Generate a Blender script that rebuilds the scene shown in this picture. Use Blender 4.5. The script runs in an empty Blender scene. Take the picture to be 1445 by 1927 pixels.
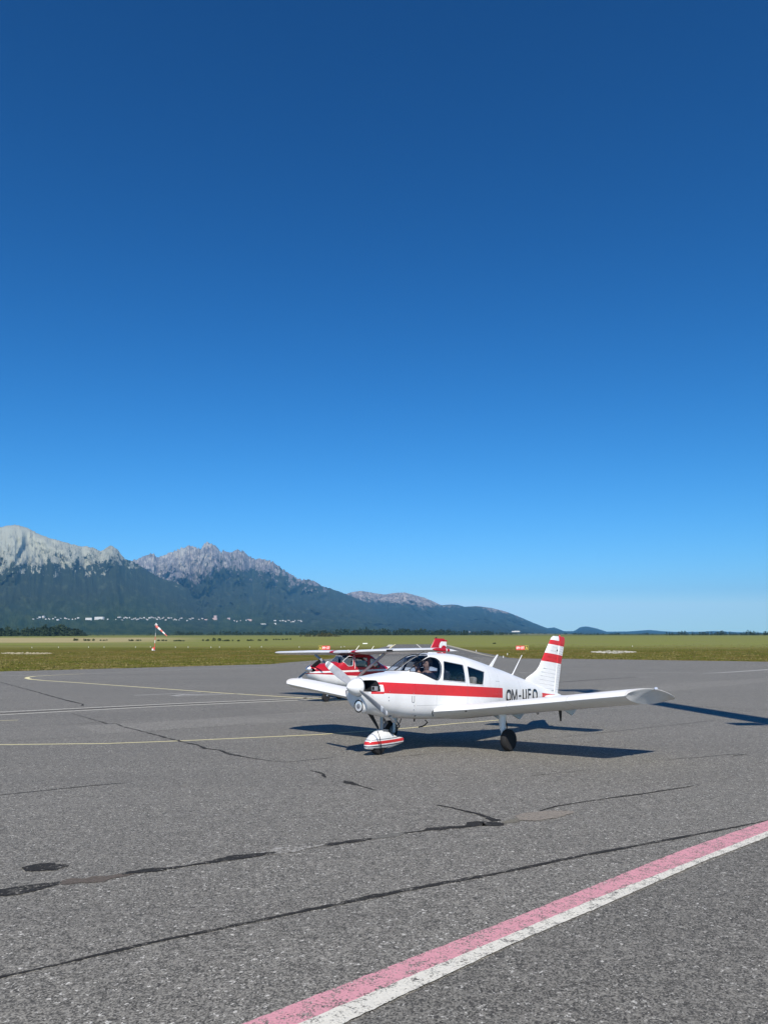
import bpy, math, random
import numpy as np
from mathutils import Vector, Matrix, noise
from mathutils.bvhtree import BVHTree
random.seed(7)
SC = bpy.context.scene
COL = SC.collection
PI = math.pi
# ------------------------------------------------------------------ camera
F_PX, CAM_H, PITCH, ROLL = 1509.75, 1.8426, math.atan((1224.3 - 963.5) / 1509.75), -0.0083
fwd = Vector((0, math.cos(PITCH), math.sin(PITCH)))
up0 = Vector((0, -math.sin(PITCH), math.cos(PITCH)))
rt0 = Vector((1, 0, 0))
RT = rt0 * math.cos(ROLL) + up0 * math.sin(ROLL)
UP = up0 * math.cos(ROLL) - rt0 * math.sin(ROLL)
cam_d = bpy.data.cameras.new('camera')
cam = bpy.data.objects.new('camera', cam_d); COL.objects.link(cam)
cam_d.sensor_fit = 'HORIZONTAL'; cam_d.sensor_width = 36; cam_d.lens = F_PX / 1445 * 36
cam_d.clip_start = 0.1; cam_d.clip_end = 80000
M4 = Matrix.Identity(4)
for i in range(3):
    M4[i][0] = RT[i]; M4[i][1] = UP[i]; M4[i][2] = -fwd[i]
M4[2][3] = CAM_H
cam.matrix_world = M4
SC.camera = cam
# ------------------------------------------------------------------ sky and sun
SUN_DIR = Vector((0.0635, -1.0759, 1.0)).normalized()      # towards the sun
SUN_EL = math.asin(SUN_DIR.z)
SUN_AZ = math.atan2(SUN_DIR.x, SUN_DIR.y)
w = bpy.data.worlds.new('World'); SC.world = w; w.use_nodes = True
wn = w.node_tree; wn.nodes.clear()
sky = wn.nodes.new('ShaderNodeTexSky'); sky.sky_type = 'NISHITA'; sky.sun_disc = False
sky.sun_elevation = SUN_EL; sky.sun_rotation = SUN_AZ
sky.altitude = 700; sky.air_density = 1.0; sky.dust_density = 0.0; sky.ozone_density = 5.0
bg = wn.nodes.new('ShaderNodeBackground'); bg.inputs[1].default_value = 0.054
wo = wn.nodes.new('ShaderNodeOutputWorld')
# the phone's colour rendering of a clear sky: one tone curve per channel
sep = wn.nodes.new('ShaderNodeSeparateColor'); cmb = wn.nodes.new('ShaderNodeCombineColor'); wn.links.new(sky.outputs[0], sep.inputs[0])
for ch, (g_, k_) in enumerate(((2.45, .165), (1.60, .71), (1.42, 1.05))):
    pw_ = wn.nodes.new('ShaderNodeMath'); pw_.operation = 'POWER'; pw_.inputs[1].default_value = g_; wn.links.new(sep.outputs[ch], pw_.inputs[0])
    ml_ = wn.nodes.new('ShaderNodeMath'); ml_.operation = 'MULTIPLY'; ml_.inputs[1].default_value = k_; wn.links.new(pw_.outputs[0], ml_.inputs[0]); wn.links.new(ml_.outputs[0], cmb.inputs[ch])
vm = wn.nodes.new('ShaderNodeVectorMath'); vm.operation = 'MINIMUM'; vm.inputs[1].default_value = (13, 20, 27)
wn.links.new(cmb.outputs[0], vm.inputs[0]); wn.links.new(bg.outputs[0], wo.inputs[0])
wn.links.new(vm.outputs[0], bg.inputs[0]); wn.links.new(bg.outputs[0], wo.inputs[0])
sd = bpy.data.lights.new('sun', 'SUN'); sd.energy = 5.0; sd.angle = math.radians(0.53); sd.color = (1.0, 0.93, 0.83)
sun = bpy.data.objects.new('sun', sd); COL.objects.link(sun)
sun.rotation_euler = SUN_DIR.to_track_quat('Z', 'Y').to_euler()
SC.view_settings.view_transform = 'Standard'; SC.view_settings.look = 'None'
SC.view_settings.exposure = 0.15; SC.view_settings.gamma = 1.0
SC.view_settings.use_curve_mapping = False

# ------------------------------------------------------------------ node helpers
class N:
    """a socket with arithmetic"""
    def __init__(s, t, sock): s.t = t; s.s = sock
    def _m(s, op, o=None, p=None):
        n = s.t.nodes.new('ShaderNodeMath'); n.operation = op
        for i, v in enumerate((s, o, p)):
            if v is None: continue
            if isinstance(v, N): s.t.links.new(v.s, n.inputs[i])
            else: n.inputs[i].default_value = v
        return N(s.t, n.outputs[0])
    def __add__(s, o): return s._m('ADD', o)
    __radd__ = __add__
    def __mul__(s, o): return s._m('MULTIPLY', o)
    __rmul__ = __mul__
    def __sub__(s, o): return s._m('SUBTRACT', o)
    def __rsub__(s, o): return (s * -1.0) + o
    def __gt__(s, o): return s._m('GREATER_THAN', o)
    def __lt__(s, o): return s._m('LESS_THAN', o)
    def abs(s): return s._m('ABSOLUTE')
    def max(s, o): return s._m('MAXIMUM', o)
    def min(s, o): return s._m('MINIMUM', o)
    def inv(s): return 1.0 - s
    def ramp(s, a, b, lo=0.0, hi=1.0):
        n = s.t.nodes.new('ShaderNodeMapRange'); s.t.links.new(s.s, n.inputs[0])
        n.inputs[1].default_value = a; n.inputs[2].default_value = b
        n.inputs[3].default_value = lo; n.inputs[4].default_value = hi
        return N(s.t, n.outputs[0])

class Mat:
    def __init__(s, name, rough=0.5, spec=0.5, metal=0.0, coat=0.0):
        s.m = bpy.data.materials.new(name); s.m.use_nodes = True
        s.t = s.m.node_tree; s.b = s.t.nodes['Principled BSDF']
        s.b.inputs['Roughness'].default_value = rough
        s.b.inputs['Specular IOR Level'].default_value = spec
        s.b.inputs['Metallic'].default_value = metal
        s.b.inputs['Coat Weight'].default_value = coat
        s.b.inputs['Coat Roughness'].default_value = 0.08
        tc = s.t.nodes.new('ShaderNodeTexCoord'); s.co = tc.outputs['Object']; s.uv = tc.outputs['UV']
        sp = s.t.nodes.new('ShaderNodeSeparateXYZ'); s.t.links.new(s.co, sp.inputs[0])
        s.x, s.y, s.z = [N(s.t, sp.outputs[i]) for i in range(3)]
    def noise(s, scale, detail=3, rough=0.55, stretch=None, co=None, dist=0.0):
        n = s.t.nodes.new('ShaderNodeTexNoise'); n.inputs['Scale'].default_value = scale
        n.inputs['Detail'].default_value = detail; n.inputs['Roughness'].default_value = rough
        n.inputs['Distortion'].default_value = dist
        src = co or s.co
        if stretch:
            mp = s.t.nodes.new('ShaderNodeMapping'); mp.inputs['Scale'].default_value = stretch
            s.t.links.new(src, mp.inputs[0]); src = mp.outputs[0]
        s.t.links.new(src, n.inputs['Vector'])
        return N(s.t, n.outputs[0])
    def vor(s, scale, feature='F1', stretch=None, out=0):
        n = s.t.nodes.new('ShaderNodeTexVoronoi'); n.inputs['Scale'].default_value = scale; n.feature = feature
        src = s.co
        if stretch:
            mp = s.t.nodes.new('ShaderNodeMapping'); mp.inputs['Scale'].default_value = stretch
            s.t.links.new(src, mp.inputs[0]); src = mp.outputs[0]
        s.t.links.new(src, n.inputs['Vector'])
        return N(s.t, n.outputs[out])
    def attr(s, name):
        n = s.t.nodes.new('ShaderNodeAttribute'); n.attribute_name = name
        return N(s.t, n.outputs['Fac'])
    def rgb(s, c):
        if isinstance(c, N): return c
        n = s.t.nodes.new('ShaderNodeRGB'); n.outputs[0].default_value = (*c, 1); return N(s.t, n.outputs[0])
    def mix(s, f, a, b):
        n = s.t.nodes.new('ShaderNodeMix'); n.data_type = 'RGBA'
        if isinstance(f, N): s.t.links.new(f.s, n.inputs[0])
        else: n.inputs[0].default_value = f
        s.t.links.new(s.rgb(a).s, n.inputs[6]); s.t.links.new(s.rgb(b).s, n.inputs[7])
        return N(s.t, n.outputs[2])
    def base(s, c): s.t.links.new(s.rgb(c).s, s.b.inputs['Base Color']); return s
    def setrough(s, v): s.t.links.new(v.s, s.b.inputs['Roughness']); return s
    def bump(s, h, strength=0.3, dist=0.01):
        n = s.t.nodes.new('ShaderNodeBump'); n.inputs['Strength'].default_value = strength
        n.inputs['Distance'].default_value = dist
        s.t.links.new(h.s, n.inputs['Height']); s.t.links.new(n.outputs[0], s.b.inputs['Normal']); return s

def plain(name, c, rough=0.5, spec=0.5, metal=0.0, coat=0.0, var=0.12, nscale=9):
    m = Mat(name, rough, spec, metal, coat)
    n = m.noise(nscale, 4)
    dark = tuple(v * (1 - var) for v in c); light = tuple(min(1, v * (1 + var)) for v in c)
    m.base(m.mix(n.ramp(.3, .7), dark, light))
    return m.m

def glassmat(name, tint=(0.55, 0.62, 0.68), refl=1.0, ior=1.4):
    m = bpy.data.materials.new(name); m.use_nodes = True; t = m.node_tree; t.nodes.clear()
    o = t.nodes.new('ShaderNodeOutputMaterial'); mx = t.nodes.new('ShaderNodeMixShader')
    tr = t.nodes.new('ShaderNodeBsdfTransparent'); tr.inputs[0].default_value = (*tint, 1)
    gl = t.nodes.new('ShaderNodeBsdfGlossy'); gl.inputs['Roughness'].default_value = 0.03
    fr = t.nodes.new('ShaderNodeLayerWeight'); fr.inputs[0].default_value = .5
    pw = t.nodes.new('ShaderNodeMath'); pw.operation = 'POWER'; pw.inputs[1].default_value = 4.0; t.links.new(fr.outputs['Facing'], pw.inputs[0])
    mm = t.nodes.new('ShaderNodeMath'); mm.operation = 'MULTIPLY_ADD'; mm.inputs[1].default_value = .45 * refl; mm.inputs[2].default_value = .035 * refl
    t.links.new(pw.outputs[0], mm.inputs[0])
    t.links.new(mm.outputs[0], mx.inputs[0]); t.links.new(tr.outputs[0], mx.inputs[1]); t.links.new(gl.outputs[0], mx.inputs[2])
    t.links.new(mx.outputs[0], o.inputs[0]); return m

# ------------------------------------------------------------------ mesh helpers
class MB:
    def __init__(s): s.v = []; s.f = []; s.mi = []
    def add(s, vs, fs, mi=0):
        b = len(s.v); s.v += [tuple(v) for v in vs]
        for f in fs: s.f.append(tuple(b + i for i in f)); s.mi.append(mi)
        return s
    def loft(s, rings, cap0=True, cap1=True, closed=True, mi=0):
        n = len(rings[0]); vs = [p for r in rings for p in r]; fs = []
        for i in range(len(rings) - 1):
            for j in range(n if closed else n - 1):
                k = (j + 1) % n
                fs.append((i * n + j, i * n + k, (i + 1) * n + k, (i + 1) * n + j))
        if cap0: fs.append(tuple(range(n - 1, -1, -1)))
        if cap1: fs.append(tuple((len(rings) - 1) * n + j for j in range(n)))
        return s.add(vs, fs, mi)
    def box(s, c, d, rot=None, mi=0, taper=1.0):
        vs = []
        for x, y, z in [(-1,-1,-1),(1,-1,-1),(1,1,-1),(-1,1,-1),(-1,-1,1),(1,-1,1),(1,1,1),(-1,1,1)]:
            k = taper if z > 0 else 1
            p = Vector((x * d[0] / 2 * k, y * d[1] / 2 * k, z * d[2] / 2))
            if rot: p = rot @ p
            vs.append(p + Vector(c))
        return s.add(vs, [(0,3,2,1),(4,5,6,7),(0,1,5,4),(1,2,6,5),(2,3,7,6),(3,0,4,7)], mi)
    def tube(s, pts, r, n=10, mi=0, flat=1.0):
        pts = [Vector(p) for p in pts]; rs = r if isinstance(r, (list, tuple)) else [r] * len(pts)
        rings = []; ref = None
        for i, p in enumerate(pts):
            d = (pts[min(i + 1, len(pts) - 1)] - pts[max(i - 1, 0)]).normalized()
            if ref is None: ref = Vector((0, 0, 1)) if abs(d.z) < .9 else Vector((0, 1, 0))
            a = d.cross(ref).normalized(); b = a.cross(d).normalized(); ref = b
            rings.append([p + a * math.cos(2 * PI * k / n) * rs[i] * flat + b * math.sin(2 * PI * k / n) * rs[i] for k in range(n)])
        return s.loft(rings, mi=mi)
    def lathe(s, prof, c, axis, n=28, mi=0):
        """prof: (distance along axis, radius)"""
        ax = Vector(axis).normalized(); ref = Vector((0, 0, 1)) if abs(ax.z) < .9 else Vector((1, 0, 0))
        a = ax.cross(ref).normalized(); b = ax.cross(a).normalized(); c = Vector(c)
        rings = [[c + ax * h + (a * math.cos(2 * PI * k / n) + b * math.sin(2 * PI * k / n)) * max(r, 1e-4) for k in range(n)] for h, r in prof]
        return s.loft(rings, mi=mi)
    def build(s, name, mats, parent=None, smooth=35, label=None, recalc=True):
        me = bpy.data.meshes.new(name); me.from_pydata(s.v, [], s.f)
        return finish(name, me, mats, parent, smooth, label, s.mi, recalc)

import bmesh
def finish(name, me, mats, parent=None, smooth=35, label=None, mi=None, recalc=True):
    for m in (mats if isinstance(mats, (list, tuple)) else [mats]): me.materials.append(m)
    if mi: me.polygons.foreach_set('material_index', mi)
    if recalc:
        bm = bmesh.new(); bm.from_mesh(me); bmesh.ops.recalc_face_normals(bm, faces=bm.faces); bm.to_mesh(me); bm.free()
    if smooth:
        me.polygons.foreach_set('use_smooth', [True] * len(me.polygons))
        me.set_sharp_from_angle(angle=math.radians(smooth))
    me.update()
    o = bpy.data.objects.new(name, me); COL.objects.link(o)
    if parent: o.parent = parent
    if label: o['label'] = label
    return o

def thing(name, label, cat, group=None, matrix=None):
    o = bpy.data.objects.new(name, None); COL.objects.link(o); o.empty_display_size = .3
    if matrix: o.matrix_world = matrix
    return tag(o, label, cat, group)
def tag(o, label=None, cat=None, group=None, kind=None):
    if label: o['label'] = label
    if cat: o['category'] = cat
    if group: o['group'] = group
    if kind: o['kind'] = kind
    return o

# ------------------------------------------------------------------ terrain
def T(X, Y):
    """height of the ground: level apron, then a field that rises very gently away from it"""
    r = max(0.0, Y - 60.0)
    if r == 0: return 0.0
    u = max(-1.6, min(1.6, X / Y))
    return (0.0207 - 0.0083 * u) * r * r / (r + 30.0)
def ray(px, py): return fwd + RT * ((px - 722.5) / F_PX) - UP * ((py - 963.5) / F_PX)
def at(px, py, dz=0.0):
    """the ground point seen there"""
    v = ray(px, py); v = v / v.y; lo, hi = 1.0, 6000.0
    y = lo
    while y < hi:
        if CAM_H + v.z * y - T(v.x * y, y) < 0: break
        lo = y; y *= 1.02
    hi = y
    for _ in range(30):
        m = (lo + hi) / 2
        if CAM_H + v.z * m - T(v.x * m, m) < 0: hi = m
        else: lo = m
    return Vector((v.x * lo, lo, T(v.x * lo, lo) + dz))
def atY(px, py, Y): v = ray(px, py); v = v / v.y; return Vector((v.x * Y, Y, CAM_H + v.z * Y))

# ---- ground sheet
def ground_sheet():
    Ys = [-400, -150, -60, -20, 0, 10, 20, 30, 40, 50, 60] + [60 + 3 * i for i in range(1, 61)]
    y = 240.0
    while y < 21500: y *= 1.06; Ys.append(y)
    us = [-1 + 2 * i / 80 for i in range(81)]
    mb = MB(); vs = []
    for Y in Ys:
        for u in us:
            X = u * max(500.0, Y * .98)
            vs.append((X, Y, (T(X, Y) if Y >= 60 else 0) - (0.03 if Y < 170 else 0.03)))
    n = len(us)
    fs = [(i * n + j, i * n + j + 1, (i + 1) * n + j + 1, (i + 1) * n + j) for i in range(len(Ys) - 1) for j in range(n - 1)]
    mb.add(vs, fs)
    m = Mat('grass_field', 0.95, 0.0)
    big = m.noise(0.02, 5, 0.6, stretch=(0.35, 1.4, 1)); mid = m.noise(0.09, 7, 0.75, stretch=(0.5, 1.5, 1)); fine = m.noise(0.35, 9, 0.92)
    green = m.mix(fine.ramp(.38, .62), (0.048, 0.060, 0.010), (0.155, 0.158, 0.038))
    brown = m.mix(fine.ramp(.38, .62), (0.082, 0.066, 0.014), (0.225, 0.182, 0.062))
    near = m.mix((mid + (big - .5) * .9).ramp(.40, .58), green, brown)
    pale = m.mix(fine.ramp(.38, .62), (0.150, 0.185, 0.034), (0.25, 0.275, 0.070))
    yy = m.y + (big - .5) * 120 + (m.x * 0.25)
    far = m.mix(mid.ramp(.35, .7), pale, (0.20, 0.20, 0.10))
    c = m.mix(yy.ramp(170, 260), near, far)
    straw = m.mix(mid.ramp(.3, .7), (0.46, 0.39, 0.22), (0.28, 0.25, 0.12))
    left = (m.x + m.y * 0.20 + (big - .5) * 80).ramp(-60, -10, 1.0, 0.0) * m.y.ramp(330, 380) * m.y.ramp(820, 700)
    c = m.mix(left, c, straw)
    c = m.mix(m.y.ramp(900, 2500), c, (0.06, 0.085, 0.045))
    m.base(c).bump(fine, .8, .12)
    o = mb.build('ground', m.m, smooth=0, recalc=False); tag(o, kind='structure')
ground_sheet()

# ---- asphalt
def asphalt_color(m, tone=1.0):
    s1 = m.vor(100, out=1); s2 = m.vor(46, out=1); b = m.noise(110, 3, 0.8); f = m.noise(5, 7, 0.85); g = m.noise(20, 5, .9)
    lane = m.noise(0.35, 6, 0.65, stretch=(0.10, 1.0, 1)); big = m.noise(0.12, 5, 0.6)
    v = (s1 - .5) * .62 + (b - .5) * .8 + (f - .5) * .50 + (g - .5) * .95
    grain = v.ramp(-.22, .26)
    c = m.mix(grain, (0.050 * tone, 0.048 * tone, 0.042 * tone), (0.315 * tone, 0.300 * tone, 0.258 * tone))
    chip = (s2 * .72 + s1 * .28).ramp(.76, .86)
    c = m.mix(chip * .80, c, (0.70 * tone, .68 * tone, .61 * tone))
    pit = (s2 * .5 + b * .5).ramp(.30, .22)
    c = m.mix(pit * .6, c, (0.025, .024, .022))
    wear = (lane - .5) * 1.0 + (big - .5) * 0.7
    c = m.mix(wear.ramp(0, .28) * .20, c, (0.24 * tone, 0.23 * tone, 0.205 * tone))
    c = m.mix(wear.ramp(.0, -.28) * .25, c, (0.095 * tone, 0.092 * tone, 0.084 * tone))
    stain = m.noise(0.8, 6, .7).ramp(.62, .78)
    c = m.mix(stain * .18, c, (0.115 * tone, .112 * tone, .095 * tone))
    return c, v
def asphalt_mat(name, tone=1.0):
    m = Mat(name, 0.88, 0.3); c, v = asphalt_color(m, tone); m.base(c).bump(v, .25, .008); return m.m
ASPH = asphalt_mat('asphalt'); ASPH2 = asphalt_mat('taxiway_asphalt', 0.78)

def strip_sheet(name, left, right, mat, dz, rows=60):
    """a paved sheet between two polylines given as ground points, draped on the ground"""
    mb = MB(); rings = []
    def samp(L, t):
        d = [0]
        for i in range(1, len(L)): d.append(d[-1] + (L[i] - L[i - 1]).length)
        q = t * d[-1]
        for i in range(1, len(L)):
            if q <= d[i] or i == len(L) - 1:
                k = (q - d[i - 1]) / max(1e-6, d[i] - d[i - 1]); return L[i - 1].lerp(L[i], min(1, k))
    for i in range(rows + 1):
        a, b = samp(left, i / rows), samp(right, i / rows)
        r = []
        for k in range(13):
            p = a.lerp(b, k / 12); r.append((p.x, p.y, T(p.x, p.y) + dz))
        rings.append(r)
    mb.loft(rings, False, False, closed=False)
    o = mb.build(name, mat, smooth=0, recalc=False); return tag(o, kind='structure')

def apron():
    edge = [(-420, 1277), (0, 1264), (300, 1256), (500, 1250.3), (560, 1245.6), (622, 1240.6), (660, 1236), (760, 1235.5), (900, 1236.5), (945, 1239.6), (1061, 1240), (1445, 1245.5), (1900, 1253)]
    E = [at(*p) for p in edge]
    us = []; mb = MB()
    cols = []
    N_ = 110
    for i in range(N_ + 1):
        px = -420 + 2320 * i / N_
        for k in range(len(edge) - 1):
            if edge[k][0] <= px <= edge[k + 1][0]:
                t = (px - edge[k][0]) / (edge[k + 1][0] - edge[k][0]); py = edge[k][1] * (1 - t) + edge[k + 1][1] * t
        p = at(px, py + noise.noise((px * .05, 0, 0)) * .5); cols.append(p)
    rows = 60; vs = []
    for j in range(rows + 1):
        for p in cols:
            if j == 0: q = Vector((p.x * 1.4, -60, 0))
            else:
                t = (j - 1) / (rows - 1)
                q0 = Vector((p.x / p.y * 30, 30, 0)) if t <= 0.1 else None
                if t <= .1:
                    q = Vector((p.x * 1.4, -60, 0)).lerp(q0, t / .1)
                else:
                    q = Vector((p.x / p.y * 30, 30, 0)).lerp(Vector((p.x, p.y, 0)), (t - .1) / .9)
            vs.append((q.x, q.y, T(q.x, q.y)))
    n = len(cols)
    mb.add(vs, [(i * n + j, i * n + j + 1, (i + 1) * n + j + 1, (i + 1) * n + j) for i in range(rows) for j in range(n - 1)])
    o = mb.build('apron', ASPH, smooth=0, recalc=False); tag(o, kind='structure')
apron()
strip_sheet('taxiway', [at(590, 1243), at(622, 1240.2), at(660, 1232), at(705, 1222), at(741, 1212.8)],
            [at(1000, 1243), at(955, 1237), at(900, 1227), at(858, 1218), at(838, 1212.5)], ASPH2, -.006)
# lanes of older or newer asphalt


# ---- painted lines, cracks, repairs: thin sheets 4 mm proud of each other
def paint_mat(name, col, worn=.5, col2=None):
    m = Mat(name, .8, .3); a = m.noise(70, 4, .75); b = m.noise(9, 5, .7); asp, v = asphalt_color(m)
    c = m.mix(a.ramp(.3, .7), tuple(x * .82 for x in col), col)
    hole = (a * .6 + b * .4).ramp(worn - .03, worn + .03, 1.0, 0.0)
    m.base(m.mix(hole, c, asp)).bump(v, .5, .01); return m.m
WHITE_L = paint_mat('white_line_paint', (0.80, 0.77, 0.66), .455)
PINK_L = paint_mat('faded_red_line_paint', (0.74, 0.35, 0.39), .465)
YEL_L = paint_mat('yellow_line_paint', (0.84, 0.76, 0.42), .34)
PALE_L = paint_mat('worn_white_line_paint', (0.52, 0.51, 0.47), .45)
def seal_mat(name, c, hole=.40):
    m = Mat(name, .85, .12); a = m.noise(40, 4, .7); h = m.noise(26, 5, .85); k = m.noise(4, 4, .7); asp, v = asphalt_color(m)
    col = m.mix(a.ramp(.35, .65), tuple(x * .7 for x in c), tuple(x * 1.4 for x in c))
    m.base(m.mix((h * .6 + k * .4).ramp(hole + .015, hole - .015), col, asp)).bump(a, .4, .01); return m.m
SEAL = seal_mat('bitumen_seal', (0.030, 0.029, 0.027), .44); SEAL2 = seal_mat('weathered_seal', (0.060, 0.058, 0.052), .46)
BEIGE = seal_mat('concrete_patch', (0.23, 0.205, 0.17), .42); PALEP = seal_mat('pale_dust', (0.36, 0.35, 0.32), .50)

def ribbon(name, pts, width, mat, dz=.004, jit=0.0, step=.12, px=True, seed=0, wander=0.0, taper=False, kind='structure'):
    P = [at(*p[:2]) if px else Vector((p[0], p[1], 0)) for p in pts]
    Wd = [(p[2] if len(p) > 2 else width) for p in pts]
    Q = []; W_ = []
    for i in range(len(P) - 1):
        L = (P[i + 1] - P[i]).length; n = max(1, int(L / step))
        for k in range(n): Q.append(P[i].lerp(P[i + 1], k / n)); W_.append(Wd[i] * (1 - k / n) + Wd[i + 1] * k / n)
    Q.append(P[-1]); W_.append(Wd[-1])
    a, b = [], []
    for i, q in enumerate(Q):
        d = (Q[min(i + 1, len(Q) - 1)] - Q[max(0, i - 1)]); d.z = 0; d.normalize(); nrm = Vector((-d.y, d.x, 0))
        s = i * step
        off = wander * noise.noise((s * .9, seed, 3)) + wander * .5 * noise.noise((s * 4, seed, 9))
        w = W_[i] * (1 + jit * noise.noise((s * 2.3, seed, 0)) * 2) / 2
        e1 = jit * (W_[i] * .5 * noise.noise((s * 9, seed, 5)) + .022 * noise.noise((s * 21, seed, 15))); e2 = jit * (W_[i] * .5 * noise.noise((s * 9, seed, 8)) + .022 * noise.noise((s * 21, seed, 18)))
        if taper: w *= min(1, 8 * min(i, len(Q) - 1 - i) / len(Q) + .05)
        w = max(w, .0015)
        for L, sg, e in ((a, 1, e1), (b, -1, e2)):
            p = q + nrm * (off + sg * w + e); L.append((p.x, p.y, T(p.x, p.y) + dz))
    mb = MB(); mb.loft([[x, y] for x, y in zip(a, b)], False, False, closed=False)
    return tag(mb.build(name, mat, smooth=0, recalc=False), kind=kind)

def band(name, up, lo, mat, dz=.004, n=160, jit=.007, seed=0, ext=0):
    """a sheet between two edges read off the ground"""
    def res(L):
        P = [at(*p) for p in L]; d = [0]
        if ext: P.append(P[-1] + (P[-1] - P[-2]).normalized() * ext)
        for i in range(1, len(P)): d.append(d[-1] + (P[i] - P[i - 1]).length)
        out = []
        for k in range(n + 1):
            q = d[-1] * k / n
            for i in range(1, len(P)):
                if q <= d[i] + 1e-9: break
            out.append(P[i - 1].lerp(P[i], (q - d[i - 1]) / (d[i] - d[i - 1])))
        return out
    A, B = res(up), res(lo); rings = []
    for k, (a, b) in enumerate(zip(A, B)):
        d = (b - a).normalized()
        a = a + d * jit * noise.noise((k * 1.7, seed, 0)) * 2; b = b + d * jit * noise.noise((k * 1.7, seed, 7)) * 2
        rings.append([(p.x, p.y, T(p.x, p.y) + dz) for p in (a, b)])
    mb = MB(); mb.loft(rings, False, False, closed=False)
    return tag(mb.build(name, mat, smooth=0, recalc=False), kind='structure')
def blob(name, cx, cy, rx, ry, mat, dz=.006, n=60, seed=0, rough=.18, px=True, rot=0.0):
    c = at(cx, cy) if px else Vector((cx, cy, 0)); vs = [(c.x, c.y, T(c.x, c.y) + dz)]
    for k in range(n):
        t = 2 * PI * k / n; r = 1 + rough * noise.noise((math.cos(t) * 1.5, math.sin(t) * 1.5, seed)) * 2 + rough * .6 * noise.noise((math.cos(t) * 6, math.sin(t) * 6, seed + 4)) * 2
        x, y = rx * math.cos(t) * r, ry * math.sin(t) * r
        p = (c.x + x * math.cos(rot) - y * math.sin(rot), c.y + x * math.sin(rot) + y * math.cos(rot)); vs.append((*p, T(*p) + dz))
    mb = MB(); mb.add(vs, [(0, 1 + k, 1 + (k + 1) % n) for k in range(n)])
    return tag(mb.build(name, mat, smooth=0, recalc=False), kind='structure')

band('asphalt_lane', [(480, 2004), (653, 1927), (971, 1776), (1445, 1577), (1700, 1488)], [(1500, 2300), (1900, 2300), (2300, 2000), (2500, 1700), (2500, 1600)], asphalt_mat('darker_asphalt', .86), dz=.002, n=60, ext=25)
band('asphalt_lane', [(141, 1367), (330, 1357), (600, 1338), (760, 1329)], [(187, 1381.6), (400, 1369), (600, 1355), (790, 1343)], asphalt_mat('paler_asphalt', 1.16), dz=.002, n=60, jit=.03)
band('asphalt_lane', [(1080, 1300), (1250, 1288), (1445, 1276), (1600, 1266)], [(1080, 1312), (1250, 1302), (1445, 1284), (1600, 1276)], asphalt_mat('pale_asphalt', 1.12), dz=.0025, n=60, jit=.05)
band('faded_red_line', [(300, 1992), (463, 1927), (720, 1826), (936, 1741), (1081, 1683), (1272, 1605.4), (1372, 1570), (1445, 1545), (1700, 1462)],
     [(395, 2000), (565, 1928), (720, 1862), (971, 1756), (1121, 1693), (1322, 1614), (1445, 1565), (1700, 1478)], PINK_L, n=700, ext=25)
band('white_boundary_line', [(395, 2000), (566, 1928.5), (720, 1862.5), (971, 1756.7), (1121, 1693.5), (1322, 1614.5), (1445, 1565.5), (1700, 1478.3)],
     [(480, 2004), (653, 1927), (720, 1894), (971, 1776), (1121, 1713), (1322, 1624), (1445, 1577), (1700, 1488)], WHITE_L, dz=.008, n=700, seed=3, ext=25)
ribbon('crack_seal', [(-150, 1868, .03), (0, 1841, .03), (120, 1814, .03), (259, 1781, .035), (438.5, 1744, .04), (580, 1714, .045), (720, 1685, .07), (820, 1665.6, .06), (960, 1640, .055), (1101, 1610.5, .05), (1292, 1575, .05), (1442, 1545.5, .02), (1600, 1516, .02)], .04, SEAL, jit=.45, wander=.012, step=.018, seed=1)
ribbon('crack_seal', [(-150, 1703, .12), (0, 1683, .17), (60, 1673, .15), (115, 1662, .10)], .14, SEAL, jit=.6, wander=.02, step=.018, seed=2, dz=.005)
ribbon('crack_seal', [(115, 1662, .12), (174, 1657, .15), (249, 1644, .08)], .1, seal_mat('brown_stain', (.115, .098, .082)), jit=.7, wander=.03, step=.018, seed=3)
ribbon('crack_seal', [(230, 1647, .05), (270, 1640, .13), (319, 1635.5, .05), (360, 1629, .06), (389, 1624.5, .13), (450, 1614, .14), (518, 1605.5, .05)], .1, SEAL, jit=.6, wander=.02, step=.018, seed=4, dz=.005)
ribbon('pale_dust_patch', [(480, 1610, .05), (530, 1602, .16), (575, 1596, .14), (610, 1591, .05)], .1, PALEP, jit=.6, wander=.02, step=.018, seed=5)
ribbon('crack_seal', [(613, 1591.5, .06), (640, 1588, .14), (670, 1584, .12), (699, 1579, .04)], .1, SEAL, jit=.6, wander=.02, step=.018, seed=6, dz=.005)
ribbon('crack_seal', [(699, 1579, .06), (740, 1573, .12), (766, 1568, .05)], .1, seal_mat('grey_stain', (.15, .147, .13)), jit=.6, wander=.02, step=.018, seed=7)
ribbon('crack_seal', [(760, 1569, .03), (803, 1564, .05), (812, 1562, .13), (850, 1559, .14), (880, 1556.5, .08), (905, 1551, .25), (948.5, 1552.5, .08)], .1, SEAL, jit=.6, wander=.02, step=.018, seed=8, dz=.005)
ribbon('crack_seal', [(822, 1516, .035), (850, 1521, .03), (874, 1526.7, .04), (905, 1534, .05), (935, 1546, .09)], .05, SEAL, jit=.5, wander=.02, step=.018, seed=9, dz=.006)
ribbon('crack_seal', [(945, 1551, .05), (958, 1548, .14), (975, 1543, .12), (985, 1540, .05)], .05, seal_mat('sand_stain', (.16, .15, .12)), jit=.5, wander=.02, step=.018, seed=10)
band('concrete_patch', [(969, 1537), (985, 1532), (1030, 1527), (1078, 1527.5)], [(978, 1545), (1010, 1546), (1050, 1540), (1081, 1530.5)], BEIGE, dz=.006, n=60, jit=.03)
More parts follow.
